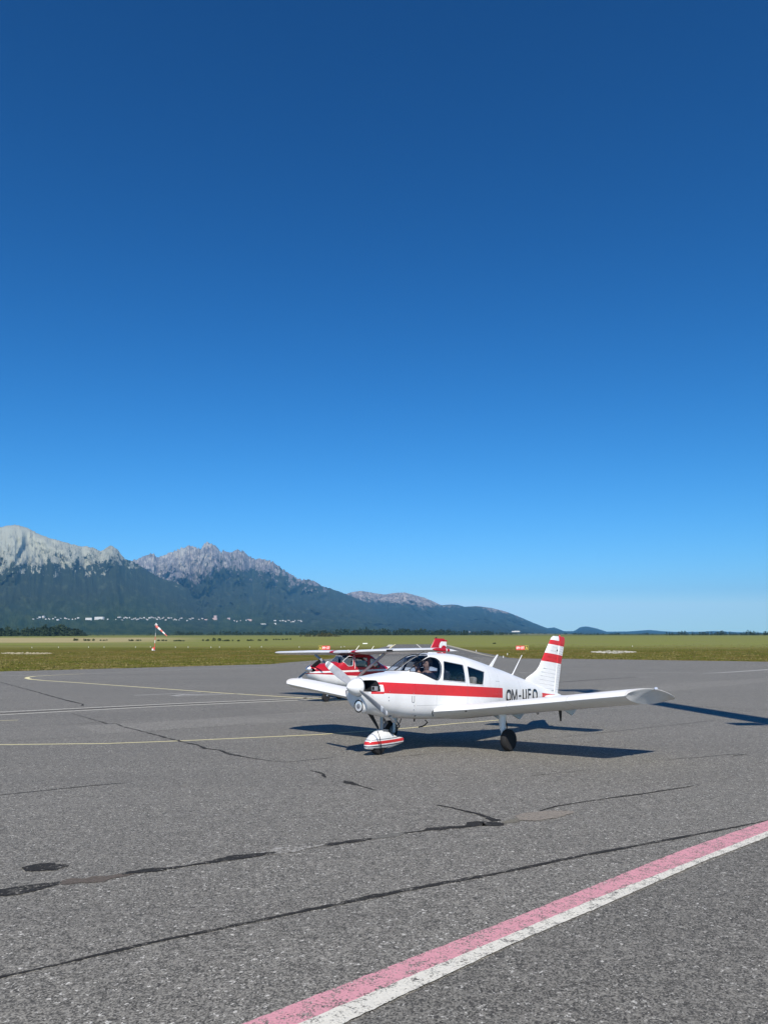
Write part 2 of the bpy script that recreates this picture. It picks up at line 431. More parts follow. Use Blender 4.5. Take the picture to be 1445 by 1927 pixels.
ribbon('crack_seal', [(1017, 1526.7, .04), (1045, 1519, .04), (1100, 1510, .03), (1171, 1499, .045), (1207, 1495, .04), (1297, 1481, .03), (1318, 1476, .01)], .04, SEAL, jit=.5, wander=.03, step=.04, seed=11)
blob('tar_patch', 83, 1633.5, .185, .125, SEAL, seed=2, rough=.12)
ribbon('crack_seal', [(583, 1450.7, .02), (597, 1453.5, .03), (608, 1457.5, .05), (609, 1461, .06), (613, 1464, .04)], .03, SEAL, jit=.6, wander=.015, step=.018, seed=12)
ribbon('crack_seal', [(648, 1470, .03), (654, 1473, .09), (680, 1480, .04), (700, 1486, .035), (714, 1488.5, .01)], .03, SEAL, jit=.6, wander=.015, step=.018, seed=13)
ribbon('crack_seal', [(-100, 1264, .05), (0, 1284, .06), (62, 1300.6, .07), (116, 1316, .08), (140, 1322, .12), (156, 1325, .06), (154, 1329, .08)], .08, SEAL, jit=.6, wander=.06, step=.1, seed=14)
ribbon('crack_seal', [(135, 1343, .02), (187, 1358, .03), (206, 1363.5, .07), (214, 1362, .03), (232, 1368, .05), (274, 1378.7, .05), (336, 1395, .06), (372, 1402, .05), (376, 1404.4, .08), (383, 1409.6, .07), (411, 1412.5, .05), (430, 1418, .10), (440, 1421, .08), (477.6, 1428, .04), (510, 1433, .02), (540, 1435, .02), (600, 1429, .02), (633.5, 1425.7, .015)], .05, SEAL, jit=.6, wander=.05, step=.06, seed=15)
ribbon('crack_seal', [(-100, 1508, .02), (0, 1497, .025), (166, 1480, .03), (237, 1474, .015)], .03, SEAL, jit=.5, wander=.02, step=.05, seed=16)
ribbon('crack_seal', [(727.5, 1427.6, .015), (790, 1421, .015), (860, 1414.5, .012)], .02, SEAL, jit=.3, wander=.02, step=.06, seed=17)
ribbon('crack_seal', [(985, 1394.5, .012), (1100, 1383, .02), (1151.6, 1377.6, .02), (1243, 1367, .025), (1290, 1362.7, .025), (1363, 1353.7, .012)], .02, SEAL2, jit=.3, wander=.02, step=.08, seed=18)
ribbon('crack_seal', [(1250, 1326, .02), (1330, 1331, .03), (1445, 1336, .03), (1600, 1345, .03)], .03, SEAL2, jit=.3, wander=.05, step=.1, seed=19)
ribbon('crack_seal', [(379, 1337, .04), (430, 1334.5, .05), (486, 1331.5, .03)], .05, SEAL2, jit=.4, wander=.03, step=.1, seed=20)
ribbon('crack_seal', [(0, 1369, .02), (120, 1364, .03), (260, 1355, .02)], .03, SEAL2, jit=.4, wander=.04, step=.1, seed=21)
ribbon('crack_seal', [(20, 1395, .02), (120, 1389, .02), (200, 1384, .01)], .03, SEAL2, jit=.4, wander=.04, step=.1, seed=22)
ribbon('crack_seal', [(300, 1376, .02), (420, 1367, .02), (600, 1352, .01)], .03, SEAL2, jit=.4, wander=.04, step=.1, seed=23)
ribbon('crack_seal', [(1040, 1285, .22), (1120, 1279.5, .22), (1200, 1274.7, .12)], .2, SEAL, jit=.2, step=.3, seed=24)
ribbon('crack_seal', [(1380, 1423, .02), (1392, 1421.5, .05), (1405, 1420, .02)], .03, SEAL2, jit=.4, step=.04, seed=25)
ribbon('crack_seal', [(1000, 1461, .01), (1060, 1455, .015), (1110, 1448, .01)], .02, SEAL2, jit=.4, wander=.02, step=.06, seed=26)
ribbon('crack_seal', [(1200, 1433, .012), (1330, 1425, .02), (1390, 1419.5, .02)], .02, SEAL2, jit=.4, wander=.03, step=.06, seed=27)
# far and middle painted lines
Wp = ribbon('white_line', [(-200, 1348.5, .16), (0, 1340.6, .17), (299, 1326, .19), (600, 1313, .2)], .18, WHITE_L, step=.4)
Wp = ribbon('white_line', [(-200, 1353.5, .16), (0, 1345.8, .17), (299, 1330, .19), (620, 1315.4, .2)], .18, WHITE_L, step=.4)
ribbon('dark_joint', [(-200, 1351, .11), (0, 1343.2, .12), (299, 1328, .12), (600, 1314.2, .12)], .1, SEAL, step=.4, dz=.006)
ribbon('yellow_line', [(-200, 1406, .09), (0, 1402, .095), (199, 1400, .095), (336, 1395, .095), (600, 1383, .095), (765, 1371, .095), (860, 1361.8, .095), (900, 1359, .095), (940, 1355.5, .095)], .07, YEL_L, step=.2)
ribbon('yellow_line', [(640, 1317.2, .16), (581, 1314.5, .16), (419.5, 1304.7, .17), (257.5, 1293, .19), (145, 1285, .2), (80, 1280.8, .24), (57, 1278.6, .3), (50, 1276.6, .35), (53, 1274.6, .3), (66, 1273, .3), (104, 1270.9, .22), (158, 1268.2, .16)], .17, YEL_L, step=.3)
ribbon('white_line', [(158, 1268.2, .2), (260, 1264, .2), (374, 1259.4, .2), (520, 1255, .15)], .2, PALE_L, step=.6)
ribbon('white_line', [(-150, 1273.4, .2), (0, 1272, .2), (90, 1270.6, .2)], .2, PALE_L, step=.6)
ribbon('white_line', [(253, 1309, .18), (378, 1303.7, .2)], .2, PALE_L, step=.4)
ribbon('white_line', [(325, 1309.8, .3), (345, 1307.8, .5), (420, 1305.8, .15)], .2, PALE_L, step=.4)
ribbon('white_line', [(330, 1311, .2), (460, 1305.5, .15)], .2, PALE_L, step=.4)
ribbon('yellow_line', [(-80, 1358.5, .07), (0, 1356.8, .07), (34, 1355.6, .07)], .07, YEL_L, step=.2)
ribbon('white_line', [(985, 1266.5, .2), (1100, 1264.8, .2), (1305, 1266, .15)], .2, PALE_L, step=.5)
ribbon('white_line', [(1322, 1267.6, .2), (1360, 1266, .45), (1445, 1260.4, .5), (1700, 1246, .5)], .4, PALE_L, step=.5)
ribbon('white_line', [(1196, 1274.4, .25), (1230, 1274.2, .2)], .2, PALE_L, step=.5)
ribbon('white_line', [(975, 1266, .25), (1000, 1266.6, .3)], .2, PALE_L, step=.5)
# taxiway markings
ribbon('taxiway_edge_line', [(744, 1212.8, .5), (737, 1217, .45), (729, 1224, .4), (715, 1234, .3)], .4, YEL_L, step=2)
ribbon('taxiway_white_bars', [(735.5, 1213.4, 1.5), (731.5, 1217.2, 1.3)], 1, WHITE_L, step=2)
ribbon('taxiway_edge_line', [(784, 1212.8, .4), (788, 1216, .35), (793, 1220.5, .3), (800, 1228, .25)], .3, WHITE_L, step=2)
ribbon('taxiway_concrete_edge', [(838, 1214, 1.6), (858, 1219, 1.3), (885, 1226, 1.0), (910, 1232.5, .7), (930, 1236.6, .5), (948, 1238.6, .3)], 1, paint_mat('concrete_edge', (.40, .37, .28), .36), dz=.012, step=2)
for i, (px, py) in enumerate([(869, 1230), (887, 1234.5), (896, 1238)]):
    blob('worn_marking', px, py, .5, .35, PALE_L, seed=i, dz=.01)

# ------------------------------------------------------------------ mountains
def interp(L, x):
    if x <= L[0][0]: return L[0][1]
    for i in range(1, len(L)):
        if x <= L[i][0]:
            t = (x - L[i - 1][0]) / (L[i][0] - L[i - 1][0]); return L[i - 1][1] * (1 - t) + L[i][1] * t
    return L[-1][1]
RA = [(-420, 1075), (-250, 1030), (-120, 1010), (-60, 1003), (0, 992), (28, 987), (53, 993.5), (69, 1003), (88, 1011), (111, 1017), (138, 1025), (155, 1028.7), (166, 1028), (178, 1032), (191, 1038), (198, 1032), (209, 1026), (221, 1034), (235, 1052), (249, 1056), (262, 1063), (277, 1074), (304, 1089), (332, 1096), (349, 1106), (362, 1114), (382, 1128), (410, 1145), (450, 1163), (520, 1180), (640, 1192)]
RB = [(140, 1100), (200, 1075), (240, 1060), (254, 1054), (268, 1048), (279, 1043), (288, 1042.5), (299, 1049), (313, 1042.5), (325, 1038), (332, 1035), (345, 1031), (360, 1025), (368, 1031), (378, 1032), (385, 1022.6), (393, 1020), (405, 1027), (416, 1038), (422, 1036), (434, 1040.6), (439, 1038), (449, 1033), (463, 1042.5), (481, 1053), (488, 1051.7), (505, 1054), (521, 1062.7), (541, 1076.6), (560, 1089), (570, 1091), (582, 1090), (593, 1094.6), (607, 1103), (632, 1111), (651, 1118), (690, 1134), (740, 1152), (800, 1168), (880, 1182), (1000, 1192)]
RC = [(480, 1160), (560, 1140), (620, 1122), (647, 1119), (665, 1113.6), (681, 1112), (703, 1116), (724, 1119), (740, 1116), (762, 1115), (780, 1120), (799, 1125), (818, 1133), (830, 1139), (849, 1137.6), (861, 1138.5), (874, 1142), (899, 1140.7), (924, 1144), (949, 1150), (974, 1159.4), (998, 1170), (1026, 1181), (1050, 1188), (1120, 1193)]
RD = [(940, 1192), (1000, 1187), (1028, 1182.5), (1043, 1180.7), (1061, 1188), (1080, 1188), (1092, 1180), (1105, 1179), (1123, 1183), (1142, 1189), (1185, 1188.5), (1203, 1187), (1222, 1185.6), (1246, 1188), (1277, 1189.5), (1320, 1189), (1345, 1187.6), (1380, 1189.5), (1445, 1191), (1600, 1189), (1800, 1192)]
TREE_A = [(-420, 1120), (0, 1080), (60, 1077), (110, 1073), (160, 1074), (215, 1066), (260, 1064), (310, 1080), (345, 1095), (420, 1120)]
TREE_B = [(140, 1110), (300, 1112), (345, 1108), (380, 1100), (410, 1085), (450, 1078), (490, 1085), (530, 1095), (570, 1108), (610, 1112), (640, 1108)]
TREE_C = [(480, 1100), (640, 1124), (680, 1133), (760, 1138), (800, 1144), (835, 1143), (870, 1140), (895, 1144), (930, 1152), (955, 1156), (975, 1163), (1000, 1165)]

def mountain(name, ridge, tree, Yf, Yr, x0, x1, mat, gp=1.6, amp=1.0, cols=420, rows=150, seed=0, jag=1.0, foot=1199):
    xs = np.linspace(x0, x1, cols + 1); V = []; TL = []; UV = []
    for j in range(rows + 10):
        t = j / (rows - 1)
        for i, px in enumerate(xs):
            yr = interp(ridge, px); wob = 0
            rocky = max(0, min(1, (1130 - yr) / 50))
            yr = yr + jag * (noise.noise((px * .11, seed, 0)) * 1.4 + noise.noise((px * .33, seed, 1)) * 2.0 + noise.noise((px * .8, seed, 2)) * 1.0) * rocky
            spur = noise.ridged_multi_fractal(Vector((px * .028 + .25 * math.sin(t * 5 + px * .01), t * 3.2 + .6 * noise.noise((px * .02, t * 3, seed)), seed)), .85, 2.15, 7, 1.0, 2.0)
            spur2 = noise.noise((px * .012, t * 2.2, seed + 5))
            if t <= 1:
                g = t ** gp
                py = foot + (yr - foot) * g
                Y = Yf + (Yr - Yf) * t
                w = math.sin(PI * min(1, t)) ** .8 * (.22 + .78 * max(0, min(1, ((interp(tree, px) if tree else 900) + 25 - py) / 40)))
                # spurs stand nearer the viewer than the gullies between them
                Y -= (spur - .9) * (Yr - Yf) * .085 * amp * w * 1.7 * (Yr / 9000) + spur2 * (Yr - Yf) * .10 * w
                py += -(spur - .9) * 2.2 * amp * w * min(1, t * 1.3) + spur2 * 3 * w
                p = atY(px, py, Y); V.append((p.x, p.y, p.z))
            else:
                k = (t - 1) * (rows - 1) / 10
                q = atY(px, yr, Yr)
                V.append((q.x * (1 + k * .25), q.y + k * Yr * .25, q.z * (1 - k * .9)))
            tl = interp(tree, px) if tree else 900
            TL.append((tl - py) if t <= 1 else 100)
            UV.append((px * .01, t))
    n = cols + 1; R = rows + 10
    fs = [(i * n + j, i * n + j + 1, (i + 1) * n + j + 1, (i + 1) * n + j) for i in range(R - 1) for j in range(n - 1)]
    me = bpy.data.meshes.new(name); me.from_pydata(V, [], fs)
    at_ = me.attributes.new('above_treeline', 'FLOAT', 'POINT'); at_.data.foreach_set('value', TL)
    uvl = me.uv_layers.new(name='UVMap')
    li = np.zeros(len(me.loops), dtype=np.int32); me.loops.foreach_get('vertex_index', li)
    uvl.data.foreach_set('uv', np.array(UV, dtype=np.float32)[li].ravel())
    o = finish(name, me, mat, smooth=60, recalc=False); tag(o, kind='structure')
    return o, BVHTree.FromPolygons([Vector(v) for v in V], fs)

def mountain_mat(name, rock1, rock2, scree, forest1, forest2, screeamt=.5, na=1.0):
    m = Mat(name, .95, .1)
    tl = m.attr('above_treeline')
    st = m.noise(6.5, 8, .72, stretch=(3.2, 1.6, 1), co=m.uv, dist=.6); st2 = m.noise(16, 8, .75, stretch=(3.0, 2.2, 1), co=m.uv, dist=.8)
    bl = m.noise(5, 6, .65, stretch=(1.2, 3, 1), co=m.uv)
    rock = m.mix((st * .45 + st2 * .55).ramp(.44, .56), tuple(v * .72 for v in rock1), rock2)
    rock = m.mix(m.noise(9, 7, .75, stretch=(1.6, 2.2, 1), co=m.uv, dist=1.2).ramp(.40, .34) * .7, rock, tuple(v * .5 for v in rock1))
    rock = m.mix((st2 * .6 + bl * .4 + tl * .0012).ramp(.58 - screeamt * .14, .66 - screeamt * .12), rock, scree)
    fo = m.mix(m.noise(26, 6, .7, stretch=(3, 9, 1), co=m.uv).ramp(.35, .7), forest1, forest2)
    fo = m.mix(bl.ramp(.52, .70) * .7, fo, tuple(v * 1.9 for v in forest2))
    fo = m.mix((m.noise(14, 5, .6, stretch=(2, 14, 1), co=m.uv).ramp(.70, .74)) * .6, fo, tuple(v * 3.6 for v in forest2))
    iso = m.noise(7, 8, .72, stretch=(1, 1.9, 1), co=m.uv); tong = m.noise(2.6, 5, .6, stretch=(2.0, .6, 1), co=m.uv, dist=.5)
    h = tl + (iso - .5) * 120 * na + (tong - .5) * 170 * na
    mask = h.ramp(-3, 4)
    scrub = (tl + (iso - .5) * 190 * na + (st2 - .5) * 60 * na - 10 * na).ramp(-4, 4)   # dwarf pine reaching up between the rocks
    fo = m.mix(tl.ramp(-45, -95), fo, m.mix(bl.ramp(.4, .6), (.030, .055, .022), (.062, .092, .036)))
    c = m.mix(mask, fo, m.mix(scrub, tuple(v * 1.3 for v in forest1), rock))
    m.base(c).bump(st2 + st, .6, 60)
    return m.m
MA = mountain_mat('scree_and_forest', (.29, .30, .245), (.42, .425, .34), (.52, .53, .42), (.026, .036, .020), (.056, .068, .034), .8)
MBm = mountain_mat('granite_and_forest', (.23, .205, .205), (.37, .335, .33), (.62, .59, .50), (.026, .036, .020), (.058, .070, .036), .25)
MC = mountain_mat('far_rock_and_forest', (.24, .20, .19), (.40, .34, .31), (.60, .53, .45), (.020, .034, .024), (.044, .060, .038), .6, .30)
mD = Mat('wooded_hills', .95, .1); mD.base(mD.mix(mD.noise(.004, 5).ramp(.35, .65), (.016, .028, .022), (.035, .05, .035))); MD = mD.m
_, bvA = mountain('mountain', RA, TREE_A, 2600, 8800, -420, 640, MA, 1.45, 1.0, 400, 120, seed=1)
_, bvB = mountain('mountain', RB, TREE_B, 3000, 13000, 140, 1000, MBm, 1.5, 1.1, 460, 150, seed=7, jag=2.1)
_, bvC = mountain('mountain', RC, TREE_C, 3600, 15500, 480, 1120, MC, 1.5, .8, 260, 90, seed=12, jag=.6)
mountain('hills', RD, None, 5000, 19000, 940, 1800, MD, 1.5, .3, 200, 30, seed=15, jag=.2, foot=1196)
# ---- haze
def haze():
    mb = MB(); mb.box((0, 11800, 880), (46500, 25000, 1780))
    m = bpy.data.materials.new('hazy_air'); m.use_nodes = True; t = m.node_tree; t.nodes.clear()
    o = t.nodes.new('ShaderNodeOutputMaterial'); v = t.nodes.new('ShaderNodeVolumePrincipled')
    v.inputs['Color'].default_value = (0.18, 0.57, 1.0, 1); v.inputs['Density'].default_value = HAZE; v.inputs['Anisotropy'].default_value = 0.0
    t.links.new(v.outputs[0], o.inputs['Volume'])
    ob = mb.build('haze', m, smooth=0); tag(ob, kind='stuff')
HAZE = 4.1e-5
haze()
# ================================================================== aircraft
def frame(X, Y, psi, pit, rol, a0):
    A = Vector((math.sin(psi), math.cos(psi), 0)); L = Vector((math.cos(psi), -math.sin(psi), 0)); Z = Vector((0, 0, 1))
    A2 = A * math.cos(pit) - Z * math.sin(pit); Z2 = Z * math.cos(pit) + A * math.sin(pit)
    L2 = L * math.cos(rol) + Z2 * math.sin(rol); Z3 = Z2 * math.cos(rol) - L * math.sin(rol)
    O = Vector((X, Y, 0)) + A * a0 - A2 * a0
    m = Matrix.Identity(4)
    for i in range(3): m[i][0] = A2[i]; m[i][1] = -L2[i]; m[i][2] = Z3[i]; m[i][3] = O[i]
    return m
class Body:
    """fuselage surface: table of station a, top z, bottom z, half width, z of greatest width, exponents above and below"""
    def __init__(s, T): s.T = T
    def prm(s, a):
        T = s.T
        if a <= T[0][0]: return T[0][1:]
        if a >= T[-1][0]: return T[-1][1:]
        i = max(k for k in range(len(T) - 1) if T[k][0] <= a); x0, x1 = T[i][0], T[i + 1][0]; t = (a - x0) / (x1 - x0); out = []
        for c in range(1, 7):
            y0, y1 = T[i][c], T[i + 1][c]; d = (y1 - y0) / (x1 - x0)
            m0 = d if i == 0 else ((T[i][c] - T[i-1][c]) / (T[i][0] - T[i-1][0]) + d) / 2
            m1 = d if i == len(T) - 2 else ((T[i+2][c] - T[i+1][c]) / (T[i+2][0] - T[i+1][0]) + d) / 2
            if i > 0 and (T[i][c] - T[i-1][c]) * d <= 0: m0 = 0
            if i < len(T) - 2 and (T[i+2][c] - T[i+1][c]) * d <= 0: m1 = 0
            h = x1 - x0
            out.append((2*t**3 - 3*t*t + 1)*y0 + (t**3 - 2*t*t + t)*h*m0 + (-2*t**3 + 3*t*t)*y1 + (t**3 - t*t)*h*m1)
        return out
    def side(s, a, z):
        zt, zb, w, zm, nt, nb = s.prm(a)
        u, n = ((z - zm) / (zt - zm), nt) if z >= zm else ((zm - z) / (zm - zb), nb)
        return w * max(0, 1 - min(1, u) ** n) ** (1 / n)
    def top(s, a, l):
        zt, zb, w, zm, nt, nb = s.prm(a)
        return zm + (zt - zm) * max(0, 1 - min(1, abs(l) / w) ** nt) ** (1 / nt)
    def ring(s, a, n=56, inset=0.0):
        zt, zb, w, zm, nt, nb = s.prm(a); w -= inset; zt -= inset; zb += inset; r = []
        for k in range(n):
            t = 2 * PI * k / n; c, q = math.cos(t), math.sin(t); e = nt if q >= 0 else nb
            y = w * math.copysign(abs(c) ** (2 / e), c); z = zm + (zt - zm if q >= 0 else zm - zb) * math.copysign(abs(q) ** (2 / e), q)
            r.append((a, y, z))
        return r
    def solid(s, a0, a1, step=.06, inset=0.0):
        n = max(2, int((a1 - a0) / step)); mb = MB(); mb.loft([s.ring(a0 + (a1 - a0) * i / n, inset=inset) for i in range(n + 1)]); return mb
def prism(poly, ax, lo, hi):
    """ax 'y': poly in (x,z) pushed along y; 'z': (x,y) along z; 'x': (y,z) along x"""
    f = {'y': lambda p, t: (p[0], t, p[1]), 'z': lambda p, t: (p[0], p[1], t), 'x': lambda p, t: (t, p[0], p[1])}[ax]
    mb = MB(); mb.loft([[f(p, lo) for p in poly], [f(p, hi) for p in poly]]); return mb
def carve(mb, cutters, mats):
    """solid minus cutters (cutter, material index); a cut that fails is tried again a hair to the side"""
    base = mb.build('solid', mats, smooth=0)
    for c, mi in cutters:
        c.mi = [mi] * len(c.f); o = c.build('cutter', mats, smooth=0); n0 = len(base.data.polygons); me = None
        for att in range(8):
            o.location = (.0007 * att, .0009 * att, .0005 * att)
            md = base.modifiers.new('cut', 'BOOLEAN'); md.operation = 'DIFFERENCE'; md.solver = 'EXACT'; md.object = o
            bpy.context.view_layer.update()
            dg = bpy.context.evaluated_depsgraph_get()
            me = bpy.data.meshes.new_from_object(base.evaluated_get(dg), preserve_all_data_layers=True, depsgraph=dg)
            base.modifiers.remove(md)
            if len(me.polygons) > n0 * .8: break
            bpy.data.meshes.remove(me); me = None
        if me:
            old = base.data; base.data = me; bpy.data.meshes.remove(old)
        d = o.data; bpy.data.objects.remove(o); bpy.data.meshes.remove(d)
    me = base.data; bpy.data.objects.remove(base); return me
def add_mesh(name, me, parent, smooth=35, label=None):
    me.polygons.foreach_set('use_smooth', [True] * len(me.polygons)); me.set_sharp_from_angle(angle=math.radians(smooth))
    me.name = name; o = bpy.data.objects.new(name, me); COL.objects.link(o); o.parent = parent
    if label: o['label'] = label
    return o
def smoothpoly(P, n=6, closed=True):
    out = []; m = len(P)
    for i in range(m):
        p0, p1, p2, p3 = [Vector(P[(i + k) % m]) for k in (-1, 0, 1, 2)]
        for k in range(n):
            t = k / n; out.append(tuple(.5 * ((2 * p1) + (-p0 + p2) * t + (2*p0 - 5*p1 + 4*p2 - p3) * t * t + (-p0 + 3*p1 - 3*p2 + p3) * t**3)))
    return out
def subdiv(P, n=6):
    out = []
    for i in range(len(P)):
        a, b = P[i], P[(i + 1) % len(P)]
        for k in range(n): t = k / n; out.append((a[0] * (1 - t) + b[0] * t, a[1] * (1 - t) + b[1] * t))
    return out
def roundcorner(P, r=.04, n=4):
    out = []; m = len(P)
    for i in range(m):
        a, b, c = [Vector(P[(i + k) % m]) for k in (-1, 0, 1)]
        d1 = (a - b).normalized(); d2 = (c - b).normalized()
        for k in range(n + 1):
            t = k / n; p = (b + d1 * r) * (1 - t) ** 2 + b * 2 * t * (1 - t) + (b + d2 * r) * t * t; out.append(tuple(p))
    return out
def patch(poly, f, rings=6):
    """a curved pane: poly shrunk to its centre in rings, each point lifted on the surface by f"""
    cx = sum(p[0] for p in poly) / len(poly); cy = sum(p[1] for p in poly) / len(poly); n = len(poly); vs = []; fs = []
    for j in range(rings):
        k = 1 - j / rings
        for p in poly: vs.append(f(cx + (p[0] - cx) * k, cy + (p[1] - cy) * k))
    vs.append(f(cx, cy))
    for j in range(rings - 1):
        for i in range(n): fs.append((j * n + i, j * n + (i + 1) % n, (j + 1) * n + (i + 1) % n, (j + 1) * n + i))
    for i in range(n): fs.append(((rings - 1) * n + i, (rings - 1) * n + (i + 1) % n, rings * n))
    mb = MB(); mb.add(vs, fs); return mb
def foil(n=16, x0=0.0, x1=1.0, t=.15, camber=.012, under=True):
    """closed aerofoil slice between chord fractions, (x, z)"""
    def th(x): return 5 * t * (.2969 * math.sqrt(max(x, 0)) - .126 * x - .3516 * x * x + .2843 * x**3 - .1036 * x**4)
    def cm(x): return camber * (1 - (2 * x - 1) ** 2)
    xs = [x0 + (x1 - x0) * (1 - math.cos(PI * k / n)) / 2 if x0 == 0 else x0 + (x1 - x0) * k / n for k in range(n + 1)]
    up = [(x, cm(x) + th(x)) for x in xs]; lo = [(x, cm(x) - (1.28 * th(x) * .6 * x / (th(x) + .6 * x + 1e-9) if (under and x > 0) else 0 if under else th(x))) for x in xs]
    return up + lo[::-1]
def wing_part(secs, x0=0.0, x1=1.0, sgn=1, n=34):
    """secs: (l, leading edge a, z, chord, thickness, incidence, z scale); sgn +1 left, -1 right"""
    mb = MB(); rings = []
    for l, a, z, c, t, inc, *k in secs:
        ks = k[0] if k else 1
        r = []
        for x, y in foil(n, x0, x1, t):
            dx, dz = x * c, y * c * ks; r.append((a + dx * math.cos(inc) + dz * math.sin(inc), -sgn * l, z + dz * math.cos(inc) - dx * math.sin(inc)))
        rings.append(r)
    mb.loft(rings); return mb
def fin_part(rows, t, x0=0.0, x1=1.0, n=12):
    """vertical surface: rows (z, leading edge, trailing edge)"""
    mb = MB(); rings = []
    for z, le, te in rows:
        c = te - le; rings.append([(le + x * c, y * c, z - 0 * x) for x, y in foil(n, x0, x1, t, 0.0, False)])
    mb.loft(rings); return mb

# ---- paints
RED = (0.62, 0.030, 0.035); DRED = (0.45, 0.012, 0.025); WHT = (0.78, 0.785, 0.775)
def skin(name, maskf=None, red=RED, white=WHT, lines=(), rough=.32, mask2=None, col2=(.03, .03, .05), spec=.4):
    m = Mat(name, rough, spec, coat=.12 if spec > .3 else 0)
    n = m.noise(2.2, 6, .65); d = m.noise(14, 5, .7)
    c = m.mix(n.ramp(.35, .72), white, tuple(v * .89 for v in white))
    c = m.mix(((m.z * -1.0).ramp(-.85, -.5) * d.ramp(.4, .7)) * .22, c, (.36, .33, .28))
    if maskf: c = m.mix(maskf(m), c, m.mix(d.ramp(.3, .8), red, tuple(v * .85 for v in red)))
    if mask2: c = m.mix(mask2(m), c, col2)
    for f in lines: c = m.mix(f(m) * .6, c, (.14, .14, .15))
    m.base(c).setrough(d.ramp(.3, .8, rough - .06, rough + .12)); return m.m
def between(v, a, b): return (v > a) * (v < b)
BLACK = plain('black_rubber', (.014, .014, .015), .65, .4); TYRE = plain('tyre_rubber', (.020, .020, .021), .85, .3, nscale=30)
DARKIN = plain('dark_interior', (.020, .021, .024), .8, .2); STEEL = plain('grey_steel', (.32, .33, .35), .35, .5, .7)
ALU = plain('aluminium', (.62, .63, .65), .32, .5, .9); PROPG = plain('grey_blade_paint', (.33, .34, .36), .38, .5, .0, .2)
BEIGEC = plain('beige_upholstery', (.46, .38, .29), .8, .3); DKSEAT = plain('dark_upholstery', (.03, .03, .035), .8, .3)
PUREW = plain('white_enamel', WHT, .3, .5, 0, .3, var=.05); GWHITE = plain('grey_white_enamel', (.55, .56, .58), .35, .5, 0, .2)
LENS = plain('lamp_lens', (.75, .78, .82), .08, .9, .4); REDM = plain('red_enamel', RED, .35, .5, 0, .2); BLKP = plain('black_paint', (.012, .013, .016), .4, .5)
GREYP = plain('dark_grey_paint', (.16, .17, .19), .5, .4); GREEN = plain('green_lens', (.02, .35, .15), .1, .6); AMBER = plain('faded_white_mark', (.80, .81, .82), .35)  # GREYP is the plain dark grey of latches, small characters and bulb shield
CGLASS = glassmat('cabin_glass', (.58, .64, .72), 1.6, 1.38); WGLASS = glassmat('windshield_glass', (.84, .85, .86), 1.0, 1.18); CLEARG = glassmat('clear_glass', (.70, .76, .78), 2.0)

# ================================================================== the low-wing aeroplane
PF = Body([(.265, 1.225, .775, .27, 1.00, 2.3, 2.2), (.28, 1.255, .735, .315, 1.00, 2.4, 2.3), (.31, 1.285, .70, .36, .995, 2.5, 2.4), (.38, 1.305, .672, .398, .99, 2.5, 2.5),
 (.50, 1.322, .645, .43, .98, 2.6, 2.7), (.90, 1.376, .59, .475, .97, 2.7, 3.2), (1.17, 1.408, .565, .505, .97, 2.8, 3.6), (1.24, 1.430, .56, .51, .975, 2.8, 3.7), (1.59, 1.612, .54, .53, 1.0, 3.0, 4.0),
 (1.86, 1.722, .53, .54, 1.02, 3.3, 4.0), (2.0, 1.748, .53, .54, 1.02, 3.4, 4.0), (2.34, 1.766, .52, .545, 1.03, 3.4, 4.0), (2.60, 1.765, .515, .545, 1.03, 3.3, 4.0), (2.85, 1.744, .515, .54, 1.03, 3.2, 4.0),
 (3.24, 1.688, .52, .52, 1.02, 3.0, 3.8), (3.64, 1.622, .545, .475, 1.01, 2.7, 3.4), (4.15, 1.528, .585, .40, .99, 2.4, 3.0), (4.50, 1.462, .612, .345, .98, 2.3, 2.8),
 (5.00, 1.358, .652, .265, .96, 2.2, 2.6), (5.55, 1.240, .695, .19, .94, 2.1, 2.4), (6.20, 1.095, .745, .11, .92, 2.0, 2.2), (6.90, .935, .80, .035, .87, 2.0, 2.0)])
def body_mask(m):
    top = 1.235 - m.x * .034; bot = 1.043 - m.x * .036
    main = (m.z < top) * (m.z > bot) * (m.x > .50) * (m.x < 4.06)
    nose = between(m.x, .287, .50) * ((between(m.z, 1.012, 1.052)).max((m.z > 1.170) * (m.z < 1.215) * (m.x > .36)))
    tail = (m.x > 5.967) * (m.x < 6.62) * (m.z > .865) * (m.z < (1.42 - m.x * .0745))
    return (main + nose + tail).min(1.0)
def ln(a, w=.0035): return lambda m: ((m.x - a).abs() < w)
def lnz(z, a0, a1, w=.003, sl=0.0): return lambda m: ((m.z - (m.x * sl) - z).abs() < w) * (m.x > a0) * (m.x < a1)
BODY = skin('white_red_body_paint', body_mask, lines=[ln(1.795, .003), ln(2.72, .003), ln(3.92, .003), ln(4.9, .003), lnz(.80, 1.27, 4.1), ln(3.55, .002)])
AP = thing('light_aircraft', 'white low-wing aeroplane with broad red side stripe, registration letters and red-banded tail fin', 'aeroplane',
           matrix=frame(-.7014, 14.3373, .7625, .0332, -.0011, 2.8))
